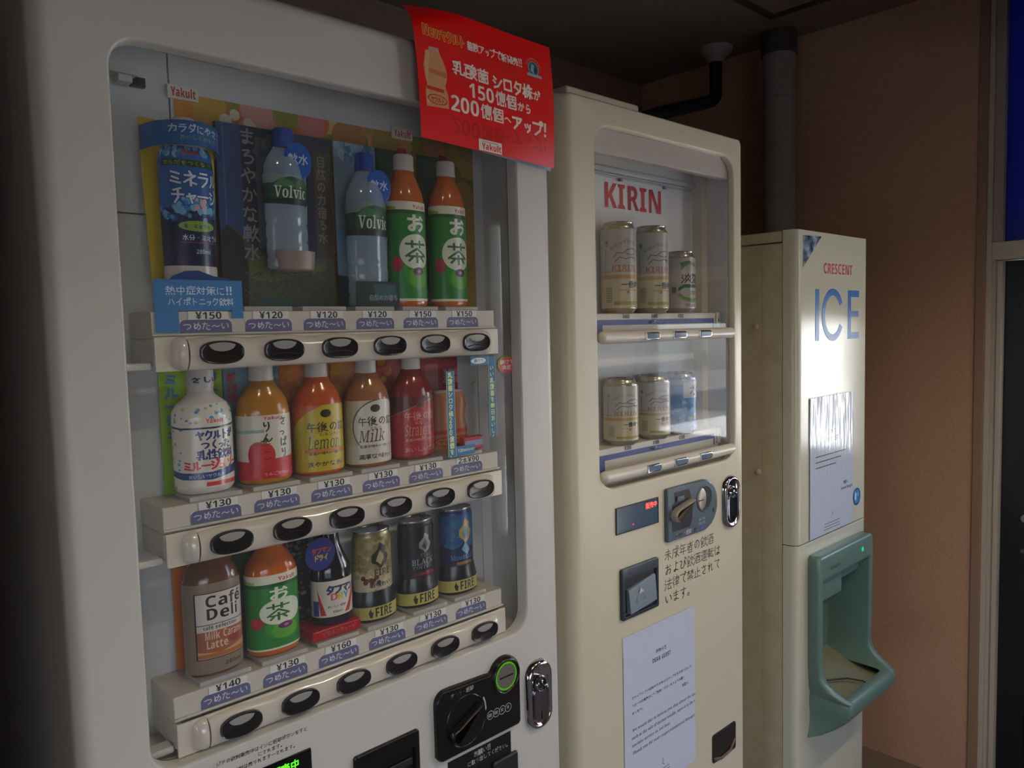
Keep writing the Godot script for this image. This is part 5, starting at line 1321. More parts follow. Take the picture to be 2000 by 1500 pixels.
	c.text("machine service on 3rd floor.", 0.09, 0.645, 0.0185, ink, 0.1, 1.05, false, "serif bold", 0.2)
	c.text("Thank you for your cooperation.", 0.10, 0.69, 0.0185, ink, 0.1, 1.10, false, "serif bold", 0.2)
	c.text("General Manager", 0.70, 0.69, 0.0185, ink, 0.1, 0.95, false, "serif bold", 0.2)
	c.line([0.51, 0.845, 0.52, 0.86, 0.50, 0.87, 0.53, 0.885], 0.008, Color(0.70, 0.52, 0.42))
	for i in 3:
		c.rect(0.42 - 0.01 * i, 0.905 + 0.018 * i, 0.18 + 0.02 * i, 0.004, Color(0.45, 0.46, 0.5))
	g = Geo.new()
	wavy_sheet(g, 1.0755, 1.3065, 0.5420, 0.8690, -0.0194, 0.0009, 5)
	solo("paper_notice", g, printed(c, 0.22), "white notice paper taped low on the beer machine", "paper", "white notices")
	# crumpled laminated notice on the ice dispenser
	c = Canvas.new(self, 480, 680, Color(0.78, 0.80, 0.86))
	c.text("お知らせ", 0.36, 0.24, 0.036, ink, 0.12)
	c.text("DEAR GUEST", 0.30, 0.30, 0.034, ink, 0.1, 0.9)
	for i in 3:
		c.rect(0.12, 0.42 + 0.04 * i, 0.7 - 0.12 * i, 0.008, Color(0.40, 0.41, 0.46))
	c.text("支配人", 0.76, 0.655, 0.026, ink, 0.12)
	c.text("General Manager", 0.70, 0.70, 0.022, ink, 0.1, 0.8, false, "serif bold", 0.2)
	c.line([0.50, 0.855, 0.51, 0.87, 0.49, 0.885], 0.008, Color(0.5, 0.5, 0.55))
	for i in 3:
		c.rect(0.32, 0.93 + 0.02 * i, 0.36, 0.005, Color(0.42, 0.43, 0.48))
	g = Geo.new()
	wavy_sheet(g, 1.7680, 2.0120, 0.9100, 1.2550, 0.0016, 0.0011, 22)
	solo("crumpled_notice", g, printed(c, 0.16, 0.5), "crumpled glossy notice taped to the ice dispenser", "paper", "white notices")

# paper with upright ripples that fade towards its foot
func wavy_sheet(g: Geo, x0: float, x1: float, y0: float, y1: float, z: float, amp: float, waves: int) -> void:
	var nx := 96
	var ny := 40
	var noise := FastNoiseLite.new()
	noise.seed = waves
	noise.frequency = 0.9
	var grid := []
	for j in ny + 1:
		var row := []
		for i in nx + 1:
			var u := float(i) / nx
			var v := float(j) / ny
			var k := 0.15 + 0.85 * pow(v, 1.3)
			var d := noise.get_noise_2d(u * waves * 1.2, v * 2.2) + 0.5 * noise.get_noise_2d(u * waves * 2.6 + 40.0, v * 3.0)
			row.append(Vector3(x0 + (x1 - x0) * u, y0 + (y1 - y0) * v, z + amp * (1.0 + d * k)))
		grid.append(row)
	for j in ny:
		for i in nx:
			g.quad(grid[j][i], grid[j][i + 1], grid[j + 1][i + 1], grid[j + 1][i], Vector2(float(i) / nx, 1.0 - float(j) / ny), Vector2(float(i + 1) / nx, 1.0 - float(j) / ny), Vector2(float(i + 1) / nx, 1.0 - float(j + 1) / ny), Vector2(float(i) / nx, 1.0 - float(j + 1) / ny))

# ---------------------------------------------------------------- geometry
class Geo:
	var P := PackedVector3Array()
	var U := PackedVector2Array()

	func tri(a: Vector3, b: Vector3, c: Vector3, ua := Vector2.ZERO, ub := Vector2.ZERO, uc := Vector2.ZERO) -> void:
		P.append(a); P.append(b); P.append(c)
		U.append(ua); U.append(ub); U.append(uc)

	func quad(a: Vector3, b: Vector3, c: Vector3, d: Vector3, ua := Vector2(0, 1), ub := Vector2(1, 1), uc := Vector2(1, 0), ud := Vector2(0, 0)) -> void:
		tri(a, b, c, ua, ub, uc)
		tri(a, c, d, ua, uc, ud)

	func cap(r: PackedVector3Array, flip: bool) -> void:
		var m := Vector3.ZERO
		for p in r:
			m += p
		m /= r.size()
		for i in r.size():
			var a := r[i]
			var b := r[(i + 1) % r.size()]
			if flip:
				tri(m, b, a)
			else:
				tri(m, a, b)

	# rings of equal size joined by quads
	func loft(rings: Array, closed := true, cap0 := false, cap1 := false) -> void:
		var n: int = rings[0].size()
		var last := n if closed else n - 1
		for j in rings.size() - 1:
			var p: PackedVector3Array = rings[j]
			var q: PackedVector3Array = rings[j + 1]
			var v0 := float(j) / (rings.size() - 1)
			var v1 := float(j + 1) / (rings.size() - 1)
			for i in last:
				var k := (i + 1) % n
				var u0 := float(i) / last
				var u1 := float(i + 1) / last
				quad(p[i], p[k], q[k], q[i], Vector2(u0, v0), Vector2(u1, v0), Vector2(u1, v1), Vector2(u0, v1))
		if cap0:
			cap(rings[0], true)
		if cap1:
			cap(rings[rings.size() - 1], false)

	# a box whose edges along z and at both ends are rounded by b
	func rbox(x0: float, x1: float, y0: float, y1: float, z0: float, z1: float, b := 0.002, seg := 2) -> void:
		b = minf(b, minf(minf(x1 - x0, y1 - y0), z1 - z0) * 0.45)
		var s := b * 0.3
		loft([Geo.rrect(x0 + b, x1 - b, y0 + b, y1 - b, b * 0.5, z0, seg), Geo.rrect(x0 + s, x1 - s, y0 + s, y1 - s, b, z0 + s, seg), Geo.rrect(x0, x1, y0, y1, b, z0 + b, seg),
			Geo.rrect(x0, x1, y0, y1, b, z1 - b, seg), Geo.rrect(x0 + s, x1 - s, y0 + s, y1 - s, b, z1 - s, seg), Geo.rrect(x0 + b, x1 - b, y0 + b, y1 - b, b * 0.5, z1, seg)], true, true, true)

	func box(x0: float, x1: float, y0: float, y1: float, z0: float, z1: float) -> void:
		var r := []
		for z in [z0, z1]:
			r.append(PackedVector3Array([Vector3(x0, y0, z), Vector3(x1, y0, z), Vector3(x1, y1, z), Vector3(x0, y1, z)]))
		loft(r, true, true, true)

	# thin sheet in the xy plane, its front carrying the whole uv square
	func sheet(x0: float, x1: float, y0: float, y1: float, z: float, t := 0.0004) -> void:
		var a := Vector3(x0, y0, z + t); var b := Vector3(x1, y0, z + t); var c := Vector3(x1, y1, z + t); var d := Vector3(x0, y1, z + t)
		var o := Vector3(0, 0, -t)
		quad(a, b, c, d)
		var e := [[a, b, Vector2(0, 1), Vector2(1, 1)], [b, c, Vector2(1, 1), Vector2(1, 0)], [c, d, Vector2(1, 0), Vector2(0, 0)], [d, a, Vector2(0, 0), Vector2(0, 1)]]
		for s in e:
			quad(s[0] + o, s[1] + o, s[1], s[0], s[2], s[3], s[3], s[2])

	# prism of a flat outline (counter-clockwise) with a bevelled front
	func prism(poly: PackedVector2Array, z0: float, z1: float, bev := 0.001) -> void:
		var n := poly.size()
		var a := PackedVector3Array(); var b := PackedVector3Array(); var c := PackedVector3Array()
		var inner := PackedVector2Array()
		for i in n:
			var p := poly[i]
			var d0 := (p - poly[(i + n - 1) % n]).normalized()
			var d1 := (poly[(i + 1) % n] - p).normalized()
			var nn := (Vector2(-d0.y, d0.x) + Vector2(-d1.y, d1.x)).normalized()
			var q := p + nn * bev
			inner.append(q)
			a.append(Vector3(p.x, p.y, z0)); b.append(Vector3(p.x, p.y, z1 - bev)); c.append(Vector3(q.x, q.y, z1))
		loft([a, b, c])
		var ix := Geometry2D.triangulate_polygon(inner)
		for k in range(0, ix.size(), 3):
			tri(Vector3(inner[ix[k]].x, inner[ix[k]].y, z1), Vector3(inner[ix[k + 1]].x, inner[ix[k + 1]].y, z1), Vector3(inner[ix[k + 2]].x, inner[ix[k + 2]].y, z1))

	func tube(path: PackedVector3Array, r: float, n := 12) -> void:
		var rings := []
		var side := Vector3.ZERO
		for i in path.size():
			var d := (path[mini(i + 1, path.size() - 1)] - path[maxi(i - 1, 0)]).normalized()
			if side == Vector3.ZERO:
				side = d.cross(Vector3(0.3, 0.9, 0.2)).normalized()
			side = (side - d * side.dot(d)).normalized()
			var up := d.cross(side)
			var ring := PackedVector3Array()
			for k in n:
				var t := TAU * k / n
				ring.append(path[i] + side * cos(t) * r + up * sin(t) * r)
			rings.append(ring)
		loft(rings, true, true, true)

	# flat ribbon of a pen stroke, facing +z
	func stroke(pts: PackedVector2Array, w: float, z: float) -> void:
		for i in pts.size() - 1:
			var d := (pts[i + 1] - pts[i]).normalized()
			var s := Vector2(-d.y, d.x) * w * 0.5
			var p := pts[i] - d * w * 0.35
			var q := pts[i + 1] + d * w * 0.35
			quad(Vector3(p.x - s.x, p.y - s.y, z), Vector3(q.x - s.x, q.y - s.y, z), Vector3(q.x + s.x, q.y + s.y, z), Vector3(p.x + s.x, p.y + s.y, z))

	static func rrect(x0: float, x1: float, y0: float, y1: float, r: float, z: float, seg := 6) -> PackedVector3Array:
		var out := PackedVector3Array()
		var cs := [Vector2(x1 - r, y0 + r), Vector2(x1 - r, y1 - r), Vector2(x0 + r, y1 - r), Vector2(x0 + r, y0 + r)]
		for c in 4:
			for i in seg + 1:
				var t := -PI / 2 + PI / 2 * (c + float(i) / seg)
				out.append(Vector3(cs[c].x + r * cos(t), cs[c].y + r * sin(t), z))
		return out

	static func oval(cx: float, cy: float, a: float, b: float, z: float, n := 24, power := 2.0) -> PackedVector3Array:
		var out := PackedVector3Array()
		for i in n:
			var t := TAU * i / n
			out.append(Vector3(cx + a * signf(cos(t)) * pow(absf(cos(t)), 2.0 / power), cy + b * signf(sin(t)) * pow(absf(sin(t)), 2.0 / power), z))
		return out

	func mesh(crease := 0.55) -> ArrayMesh:
		var n := P.size()
		var fn := PackedVector3Array(); fn.resize(n / 3)
		var at := {}
		for f in n / 3:
			fn[f] = (P[f * 3 + 1] - P[f * 3]).cross(P[f * 3 + 2] - P[f * 3])
			for k in 3:
				var key := Vector3i((P[f * 3 + k] * 50000.0).round())
				if not at.has(key):
					at[key] = PackedInt32Array()
				at[key].append(f)
		var st := SurfaceTool.new()
		st.begin(Mesh.PRIMITIVE_TRIANGLES)
		for f in n / 3:
			var me := fn[f].normalized()
			if me == Vector3.ZERO:
				continue
			for k in [0, 2, 1]:
				var i: int = f * 3 + k
				var sum := Vector3.ZERO
				for g in at[Vector3i((P[i] * 50000.0).round())]:
					if fn[g].normalized().dot(me) > crease:
						sum += fn[g]
				st.set_normal(sum.normalized())
				st.set_uv(U[i])
				st.add_vertex(P[i])
		st.index()
		return st.commit()


# ---------------------------------------------------------------- print: flat artwork for labels, papers and screens
class Canvas:
	var im: Image
	var w: int
	var h: int
	var host
	var sx := 1.0  # artwork is narrowed about the middle by this much; what touches an edge stays at the edge
	var shift := 0.0

	func mx(x: float) -> float:
		return 0.0 if x <= 0.0 else (1.0 if x >= 1.0 else 0.5 + (x - 0.5) * sx + shift)

	func _init(owner_: Node3D, w_: int, h_: int, c: Color) -> void:
		host = owner_; w = w_; h = h_
		im = Image.create(w, h, false, Image.FORMAT_RGB8)
		im.fill(c)

	func rect(x: float, y: float, a: float, b: float, c: Color) -> void:
		var x0 := mx(x)
		im.fill_rect(Rect2i(roundi(x0 * w), roundi(y * h), maxi(1, roundi((mx(x + a) - x0) * w)), maxi(1, roundi(b * h))), c)

	# scan-line fill of any outline, in pixels
	func fill(pts: PackedVector2Array, c: Color) -> void:
		var lo := INF
		var hi := -INF
		for p in pts:
			lo = minf(lo, p.y); hi = maxf(hi, p.y)
		for y in range(maxi(0, floori(lo)), mini(h - 1, ceili(hi)) + 1):
			var yc := y + 0.5
			var xs := PackedFloat32Array()
			for i in pts.size():
				var a := pts[i]
				var b := pts[(i + 1) % pts.size()]
				if (a.y <= yc) != (b.y <= yc):
					xs.append(a.x + (yc - a.y) / (b.y - a.y) * (b.x - a.x))
			xs.sort()
			for k in range(0, xs.size() - 1, 2):
				var x0 := maxi(0, roundi(xs[k]))
				var x1 := mini(w, roundi(xs[k + 1]))
				if x1 > x0:
					im.fill_rect(Rect2i(x0, y, x1 - x0, 1), c)

	func poly(flat: Array, c: Color) -> void:  # x, y, x, y ... as shares of the sheet
		var p := PackedVector2Array()
		for i in range(0, flat.size(), 2):
			p.append(Vector2(mx(flat[i]) * w, flat[i + 1] * h))
		fill(p, c)

	func oval(cx: float, cy: float, rx: float, ry: float, c: Color) -> void:
		var p := PackedVector2Array()
		for i in 32:
			p.append(Vector2((0.5 + (cx - 0.5) * sx + shift + rx * sx * cos(TAU * i / 32)) * w, (cy + ry * sin(TAU * i / 32)) * h))
		fill(p, c)

	func pen(pts: PackedVector2Array, width: float, c: Color) -> void:
		for i in pts.size() - 1:
			var a := pts[i]; var b := pts[i + 1]
			var d := (b - a).normalized() * width * 0.5
			var s := Vector2(-d.y, d.x)
			fill(PackedVector2Array([a - d * 0.8 + s, b + d * 0.8 + s, b + d * 0.8 - s, a - d * 0.8 - s]), c)

	func line(flat: Array, width: float, c: Color) -> void:
		var p := PackedVector2Array()
		for i in range(0, flat.size(), 2):
			p.append(Vector2(mx(flat[i]) * w, flat[i + 1] * h))
		pen(p, width * w, c)

	# a line of lettering; x, y: top left as shares, size: height as a share of the sheet's height; weight: pen width as a share of the size
	func text(s: String, x: float, y: float, size: float, c: Color, weight := 0.1, squeeze := 1.0, down := false, font := "bold", slope := 0.0, rise := 0.0) -> float:
		var px := size * h
		squeeze *= sx
		var at := Vector2(mx(x) * w, y * h)
		for g in host.lettering(s, font, down):
			for st in g.strokes:
				var q := PackedVector2Array()
				for p in st:
					q.append(at + Vector2((g.at.x + p.x + slope * (1.0 - p.y)) * px * squeeze, (g.at.y + p.y) * px + rise * (g.at.x + p.x) * px * squeeze))
				pen(q, maxf(1.0, weight * px), c)
			for t in g.tris:
				fill(PackedVector2Array([at + Vector2((g.at.x + t[0].x + slope * (1.0 - t[0].y)) * px * squeeze, (g.at.y + t[0].y) * px + rise * (g.at.x + t[0].x) * px * squeeze), at + Vector2((g.at.x + t[1].x + slope * (1.0 - t[1].y)) * px * squeeze, (g.at.y + t[1].y) * px + rise * (g.at.x + t[1].x) * px * squeeze), at + Vector2((g.at.x + t[2].x + slope * (1.0 - t[2].y)) * px * squeeze, (g.at.y + t[2].y) * px + rise * (g.at.x + t[2].x) * px * squeeze)]), c)
		return host.width_of(s, font) * px * squeeze / w

	# the same, made as wide as the space from x0 to x1
	func fit(s: String, x0: float, x1: float, y: float, size: float, c: Color, weight := 0.1, font := "bold", slope := 0.0) -> void:
		text(s, x0, y, size, c, weight, (x1 - x0) * w / (host.width_of(s, font) * size * h), false, font, slope)

	func edged(s: String, x: float, y: float, size: float, c: Color, edge: Color, weight := 0.1, more := 0.1, squeeze := 1.0, down := false) -> void:
		for k in 8:
			text(s, x + cos(TAU * k / 8) * more * size * 0.5 * h / w, y + sin(TAU * k / 8) * more * size * 0.5, size, edge, weight, squeeze, down)
		text(s, x, y, size, c, weight, squeeze, down)

	# scattered flecks of ink
	func flecks(n: int, seed_: int, x0: float, y0: float, x1: float, y1: float, r0: float, r1: float, cols: Array) -> void:
		var rng := RandomNumberGenerator.new()
		rng.seed = seed_
		for i in n:
			var r := rng.randf_range(r0, r1)
			oval(rng.randf_range(x0, x1), rng.randf_range(y0, y1), r, r * w / h, cols[rng.randi() % cols.size()])

	func done() -> ImageTexture:
		return ImageTexture.create_from_image(im)


# lettering: one entry for each sign, in units of the letter height (y down): pen strokes or filled triangles
var sign_cache := {}
var fonts := {}

func font_of(kind: String) -> Font:
	if not fonts.has(kind):
		var f := SystemFont.new()
		f.font_names = PackedStringArray(["Droid Serif" if kind.begins_with("serif") else "Droid Sans"])
		f.font_weight = 700 if kind.ends_with("bold") else 400
		fonts[kind] = f
	return fonts[kind]

func sign_of(ch: String, font: String) -> Dictionary:
	var key := font + ch
	if sign_cache.has(key):
		return sign_cache[key]
	var g := {"strokes": [], "tris": [], "wide": 1.0}
	var small := SMALL.has(ch)
	var base: String = SMALL[ch] if small else ch
	var mark := ""
	if VOICED.has(base):
		mark = "b0 d3, d0 f3" if "がだでびずごガジダドボブビ".contains(base) else "d0 f1 f3 d4 b3 b1 d0"
		base = VOICED[base]
	if GLYPH.has(base):
		var all: String = GLYPH[base]
		if mark:
			all += ", " + mark
		var round_: bool = base.unicode_at(0) < 0x30a0 and base.unicode_at(0) > 0x3040
		for part in all.split(", "):
			var pts := PackedVector2Array()
			for t in part.split(" ", false):
				pts.append(Vector2(("0x" + t[0]).hex_to_int(), ("0x" + t[1]).hex_to_int()) / 16.0 + Vector2(0.02, 0.02))
			if round_ and pts.size() > 2:
				for k in 2:
					var q := PackedVector2Array([pts[0]])
					for i in pts.size() - 1:
						q.append(pts[i].lerp(pts[i + 1], 0.25)); q.append(pts[i].lerp(pts[i + 1], 0.75))
					q.append(pts[pts.size() - 1])
					pts = q
			if small:
				for i in pts.size():
					pts[i] = pts[i] * 0.68 + Vector2(0.04, 0.3)
			g.strokes.append(pts)
		g.wide = 0.78 if small else 1.0
	elif ch == " ":
		g.wide = 0.4
	elif ch.unicode_at(0) > 0x2000:
		g.wide = 0.0
	elif ch != "":
		var tm := TextMesh.new()
		tm.font = font_of(font); tm.text = ch; tm.font_size = 64; tm.pixel_size = 1.0 / 64.0; tm.depth = 0.0; tm.curve_step = 2.0
		tm.horizontal_alignment = HORIZONTAL_ALIGNMENT_LEFT
		tm.vertical_alignment = VERTICAL_ALIGNMENT_CENTER
		var ar := tm.get_mesh_arrays()
		var v: PackedVector3Array = ar[Mesh.ARRAY_VERTEX]
		var ix = ar[Mesh.ARRAY_INDEX]
		if ix == null or ix.size() == 0:
			ix = PackedInt32Array(range(v.size()))
		for k in range(0, ix.size() - 2, 3):
			var t := []
			for j in 3:
				t.append(Vector2(v[ix[k + j]].x, 0.5 - v[ix[k + j]].y * 1.0) * 1.28 + Vector2(0.0, -0.14))
			g.tris.append(t)
		g.wide = font_of(font).get_string_size(ch, HORIZONTAL_ALIGNMENT_LEFT, -1, 64).x / 64.0 * 1.28
	sign_cache[key] = g
	return g

func lettering(s: String, font: String, down: bool) -> Array:
	var out := []
	var p := Vector2.ZERO
	for ch in s:
		var g := sign_of(ch, font)
		out.append({"at": p, "strokes": g.strokes, "tris": g.tris})
		if down:
			p.y += 1.08
		else:
			p.x += g.wide * 1.02
	return out

func width_of(s: String, font: String) -> float:
	var x := 0.0
	for ch in s:
		x += sign_of(ch, font).wide * 1.02
	return x

# lettering as a thin flat mesh in the xy plane, top left at x, y
func write_mesh(s: String, x: float, y: float, z: float, size: float, weight := 0.1, squeeze := 1.0, font := "bold") -> Geo:
	var geo := Geo.new()
	for g in lettering(s, font, false):
		for st in g.strokes:
			var q := PackedVector2Array()
			for p in st:
				q.append(Vector2(x + (g.at.x + p.x) * size * squeeze, y - (g.at.y + p.y) * size))
			geo.stroke(q, weight * size, z)
		for t in g.tris:
			var v := []
			for p in t:
				v.append(Vector3(x + (g.at.x + p.x) * size * squeeze, y - (g.at.y + p.y) * size, z))
			geo.tri(v[0], v[1], v[2])
	return geo


# ---------------------------------------------------------------- materials, nodes
var mats := {}

func mat(c: Color, rough := 0.5, metal := 0.0, coat := 0.0) -> StandardMaterial3D:
	var key := "%s %s %s %s" % [c, rough, metal, coat]
	if not mats.has(key):
		var m := StandardMaterial3D.new()
		m.albedo_color = c; m.roughness = rough; m.metallic = metal
		if coat > 0.0:
			m.clearcoat_enabled = true; m.clearcoat = coat; m.clearcoat_roughness = 0.08
		mats[key] = m
	return mats[key]

func clear(c: Color, alpha: float, rough := 0.03) -> StandardMaterial3D:
	var m := StandardMaterial3D.new()
	m.albedo_color = Color(c.r, c.g, c.b, alpha); m.roughness = rough
	m.transparency = BaseMaterial3D.TRANSPARENCY_ALPHA
	return m

func glow(c: Color, energy: float) -> StandardMaterial3D:
	var m := StandardMaterial3D.new()
	m.albedo_color = c; m.emission_enabled = true; m.emission = c; m.emission_energy_multiplier = energy
	return m

func printed(c: Canvas, rough := 0.4, coat := 0.0) -> StandardMaterial3D:
	var m := StandardMaterial3D.new()
	m.albedo_texture = c.done(); m.roughness = rough; m.texture_repeat = false
	if coat > 0.0:
		m.clearcoat_enabled = true; m.clearcoat = coat; m.clearcoat_roughness = 0.06
	return m

var taken := {}

func numbered(called: String) -> String:
	taken[called] = taken.get(called, -1) + 1
	return called if taken[called] == 0 else "%s_%03d" % [called, taken[called]]

func tag(o: Node, label: String, category: String, group := "") -> void:
	o.set_meta("label", label); o.set_meta("category", category)
	if group:
		o.set_meta("group", group)

func thing(called: String, label: String, category: String, at := Vector3.ZERO, group := "") -> Node3D:
	var o := Node3D.new()
	o.name = numbered(called)
	add_child(o)
	o.position = at
	tag(o, label, category, group)
	return o

# a mesh as part of a thing, given in world coordinates
func part(called: String, geo: Geo, m: Material, parent: Node3D, crease := 0.55) -> MeshInstance3D:
	var o := MeshInstance3D.new()
	o.name = called
	o.mesh = geo.mesh(crease)
	o.material_override = m
	parent.add_child(o, true)
	var p: Node = parent
	var off := Vector3.ZERO
	while p != self:
		off += p.position
		p = p.get_parent()
	o.position = -off
	return o

# a mesh given in its thing's own coordinates
func bit(called: String, mesh_: Mesh, m: Material, parent: Node3D) -> MeshInstance3D:
	var o := MeshInstance3D.new()
	o.name = called
	o.mesh = mesh_
	o.material_override = m
	parent.add_child(o, true)
	return o

func solo(called: String, geo: Geo, m: Material, label: String, category: String, group := "") -> MeshInstance3D:
	var o := MeshInstance3D.new()
	o.name = numbered(called)
	o.mesh = geo.mesh()
	o.material_override = m
	add_child(o)
	tag(o, label, category, group)
	return o

func struct(called: String, geo: Geo, m: Material) -> MeshInstance3D:
	var o := MeshInstance3D.new()
	o.name = called
	o.mesh = geo.mesh()
	o.material_override = m
	add_child(o)
	o.set_meta("kind", "structure")
	return o

func boxes(list: Array, b := 0.0) -> Geo:
	var g := Geo.new()
	for a in list:
		if b > 0.0:
			g.rbox(a[0], a[1], a[2], a[3], a[4], a[5], b)
		else:
			g.box(a[0], a[1], a[2], a[3], a[4], a[5])
	return g

func sheet_geo(x0: float, x1: float, y0: float, y1: float, z: float, t := 0.0004) -> Geo:
	var g := Geo.new()
	g.sheet(x0, x1, y0, y1, z, t)
	return g

# turned body: profile of [height, half width]; depth is half depth over half width
func turned(prof: Array, depth := 1.0, n := 28, power := 2.0, capped := true) -> Geo:
	var g := Geo.new()
	var rings := []
	for p in prof:
		var o := Geo.oval(0, 0, p[1], p[1] * depth, 0, n, power)
		var r := PackedVector3Array()
		for v in o:
			r.append(Vector3(v.x, p[0], -v.y))
		rings.append(r)
	g.loft(rings, true, capped, capped)
	return g

# label wrapped round the front of a turned body: profile from bottom to top, half angle in degrees
func wrapped(prof: Array, half: float, depth := 1.0, n := 24, power := 2.0, grow := 0.0003) -> Geo:
	var g := Geo.new()
	var y0: float = prof[0][0]
	var y1: float = prof[prof.size() - 1][0]
	for j in prof.size() - 1:
		for i in n:
			var q := []
			for c in [[i, j], [i + 1, j], [i + 1, j + 1], [i, j + 1]]:
				var t := deg_to_rad(-half + 2.0 * half * c[0] / n)
				var r: float = prof[c[1]][1] + grow
				var y: float = prof[c[1]][0]
				q.append([Vector3(r * signf(sin(t)) * pow(absf(sin(t)), 2.0 / power), y, r * depth * signf(cos(t)) * pow(absf(cos(t)), 2.0 / power)), Vector2(float(c[0]) / n, 1.0 - (y - y0) / (y1 - y0))])
			g.quad(q[0][0], q[1][0], q[2][0], q[3][0], q[0][1], q[1][1], q[2][1], q[3][1])
	return g


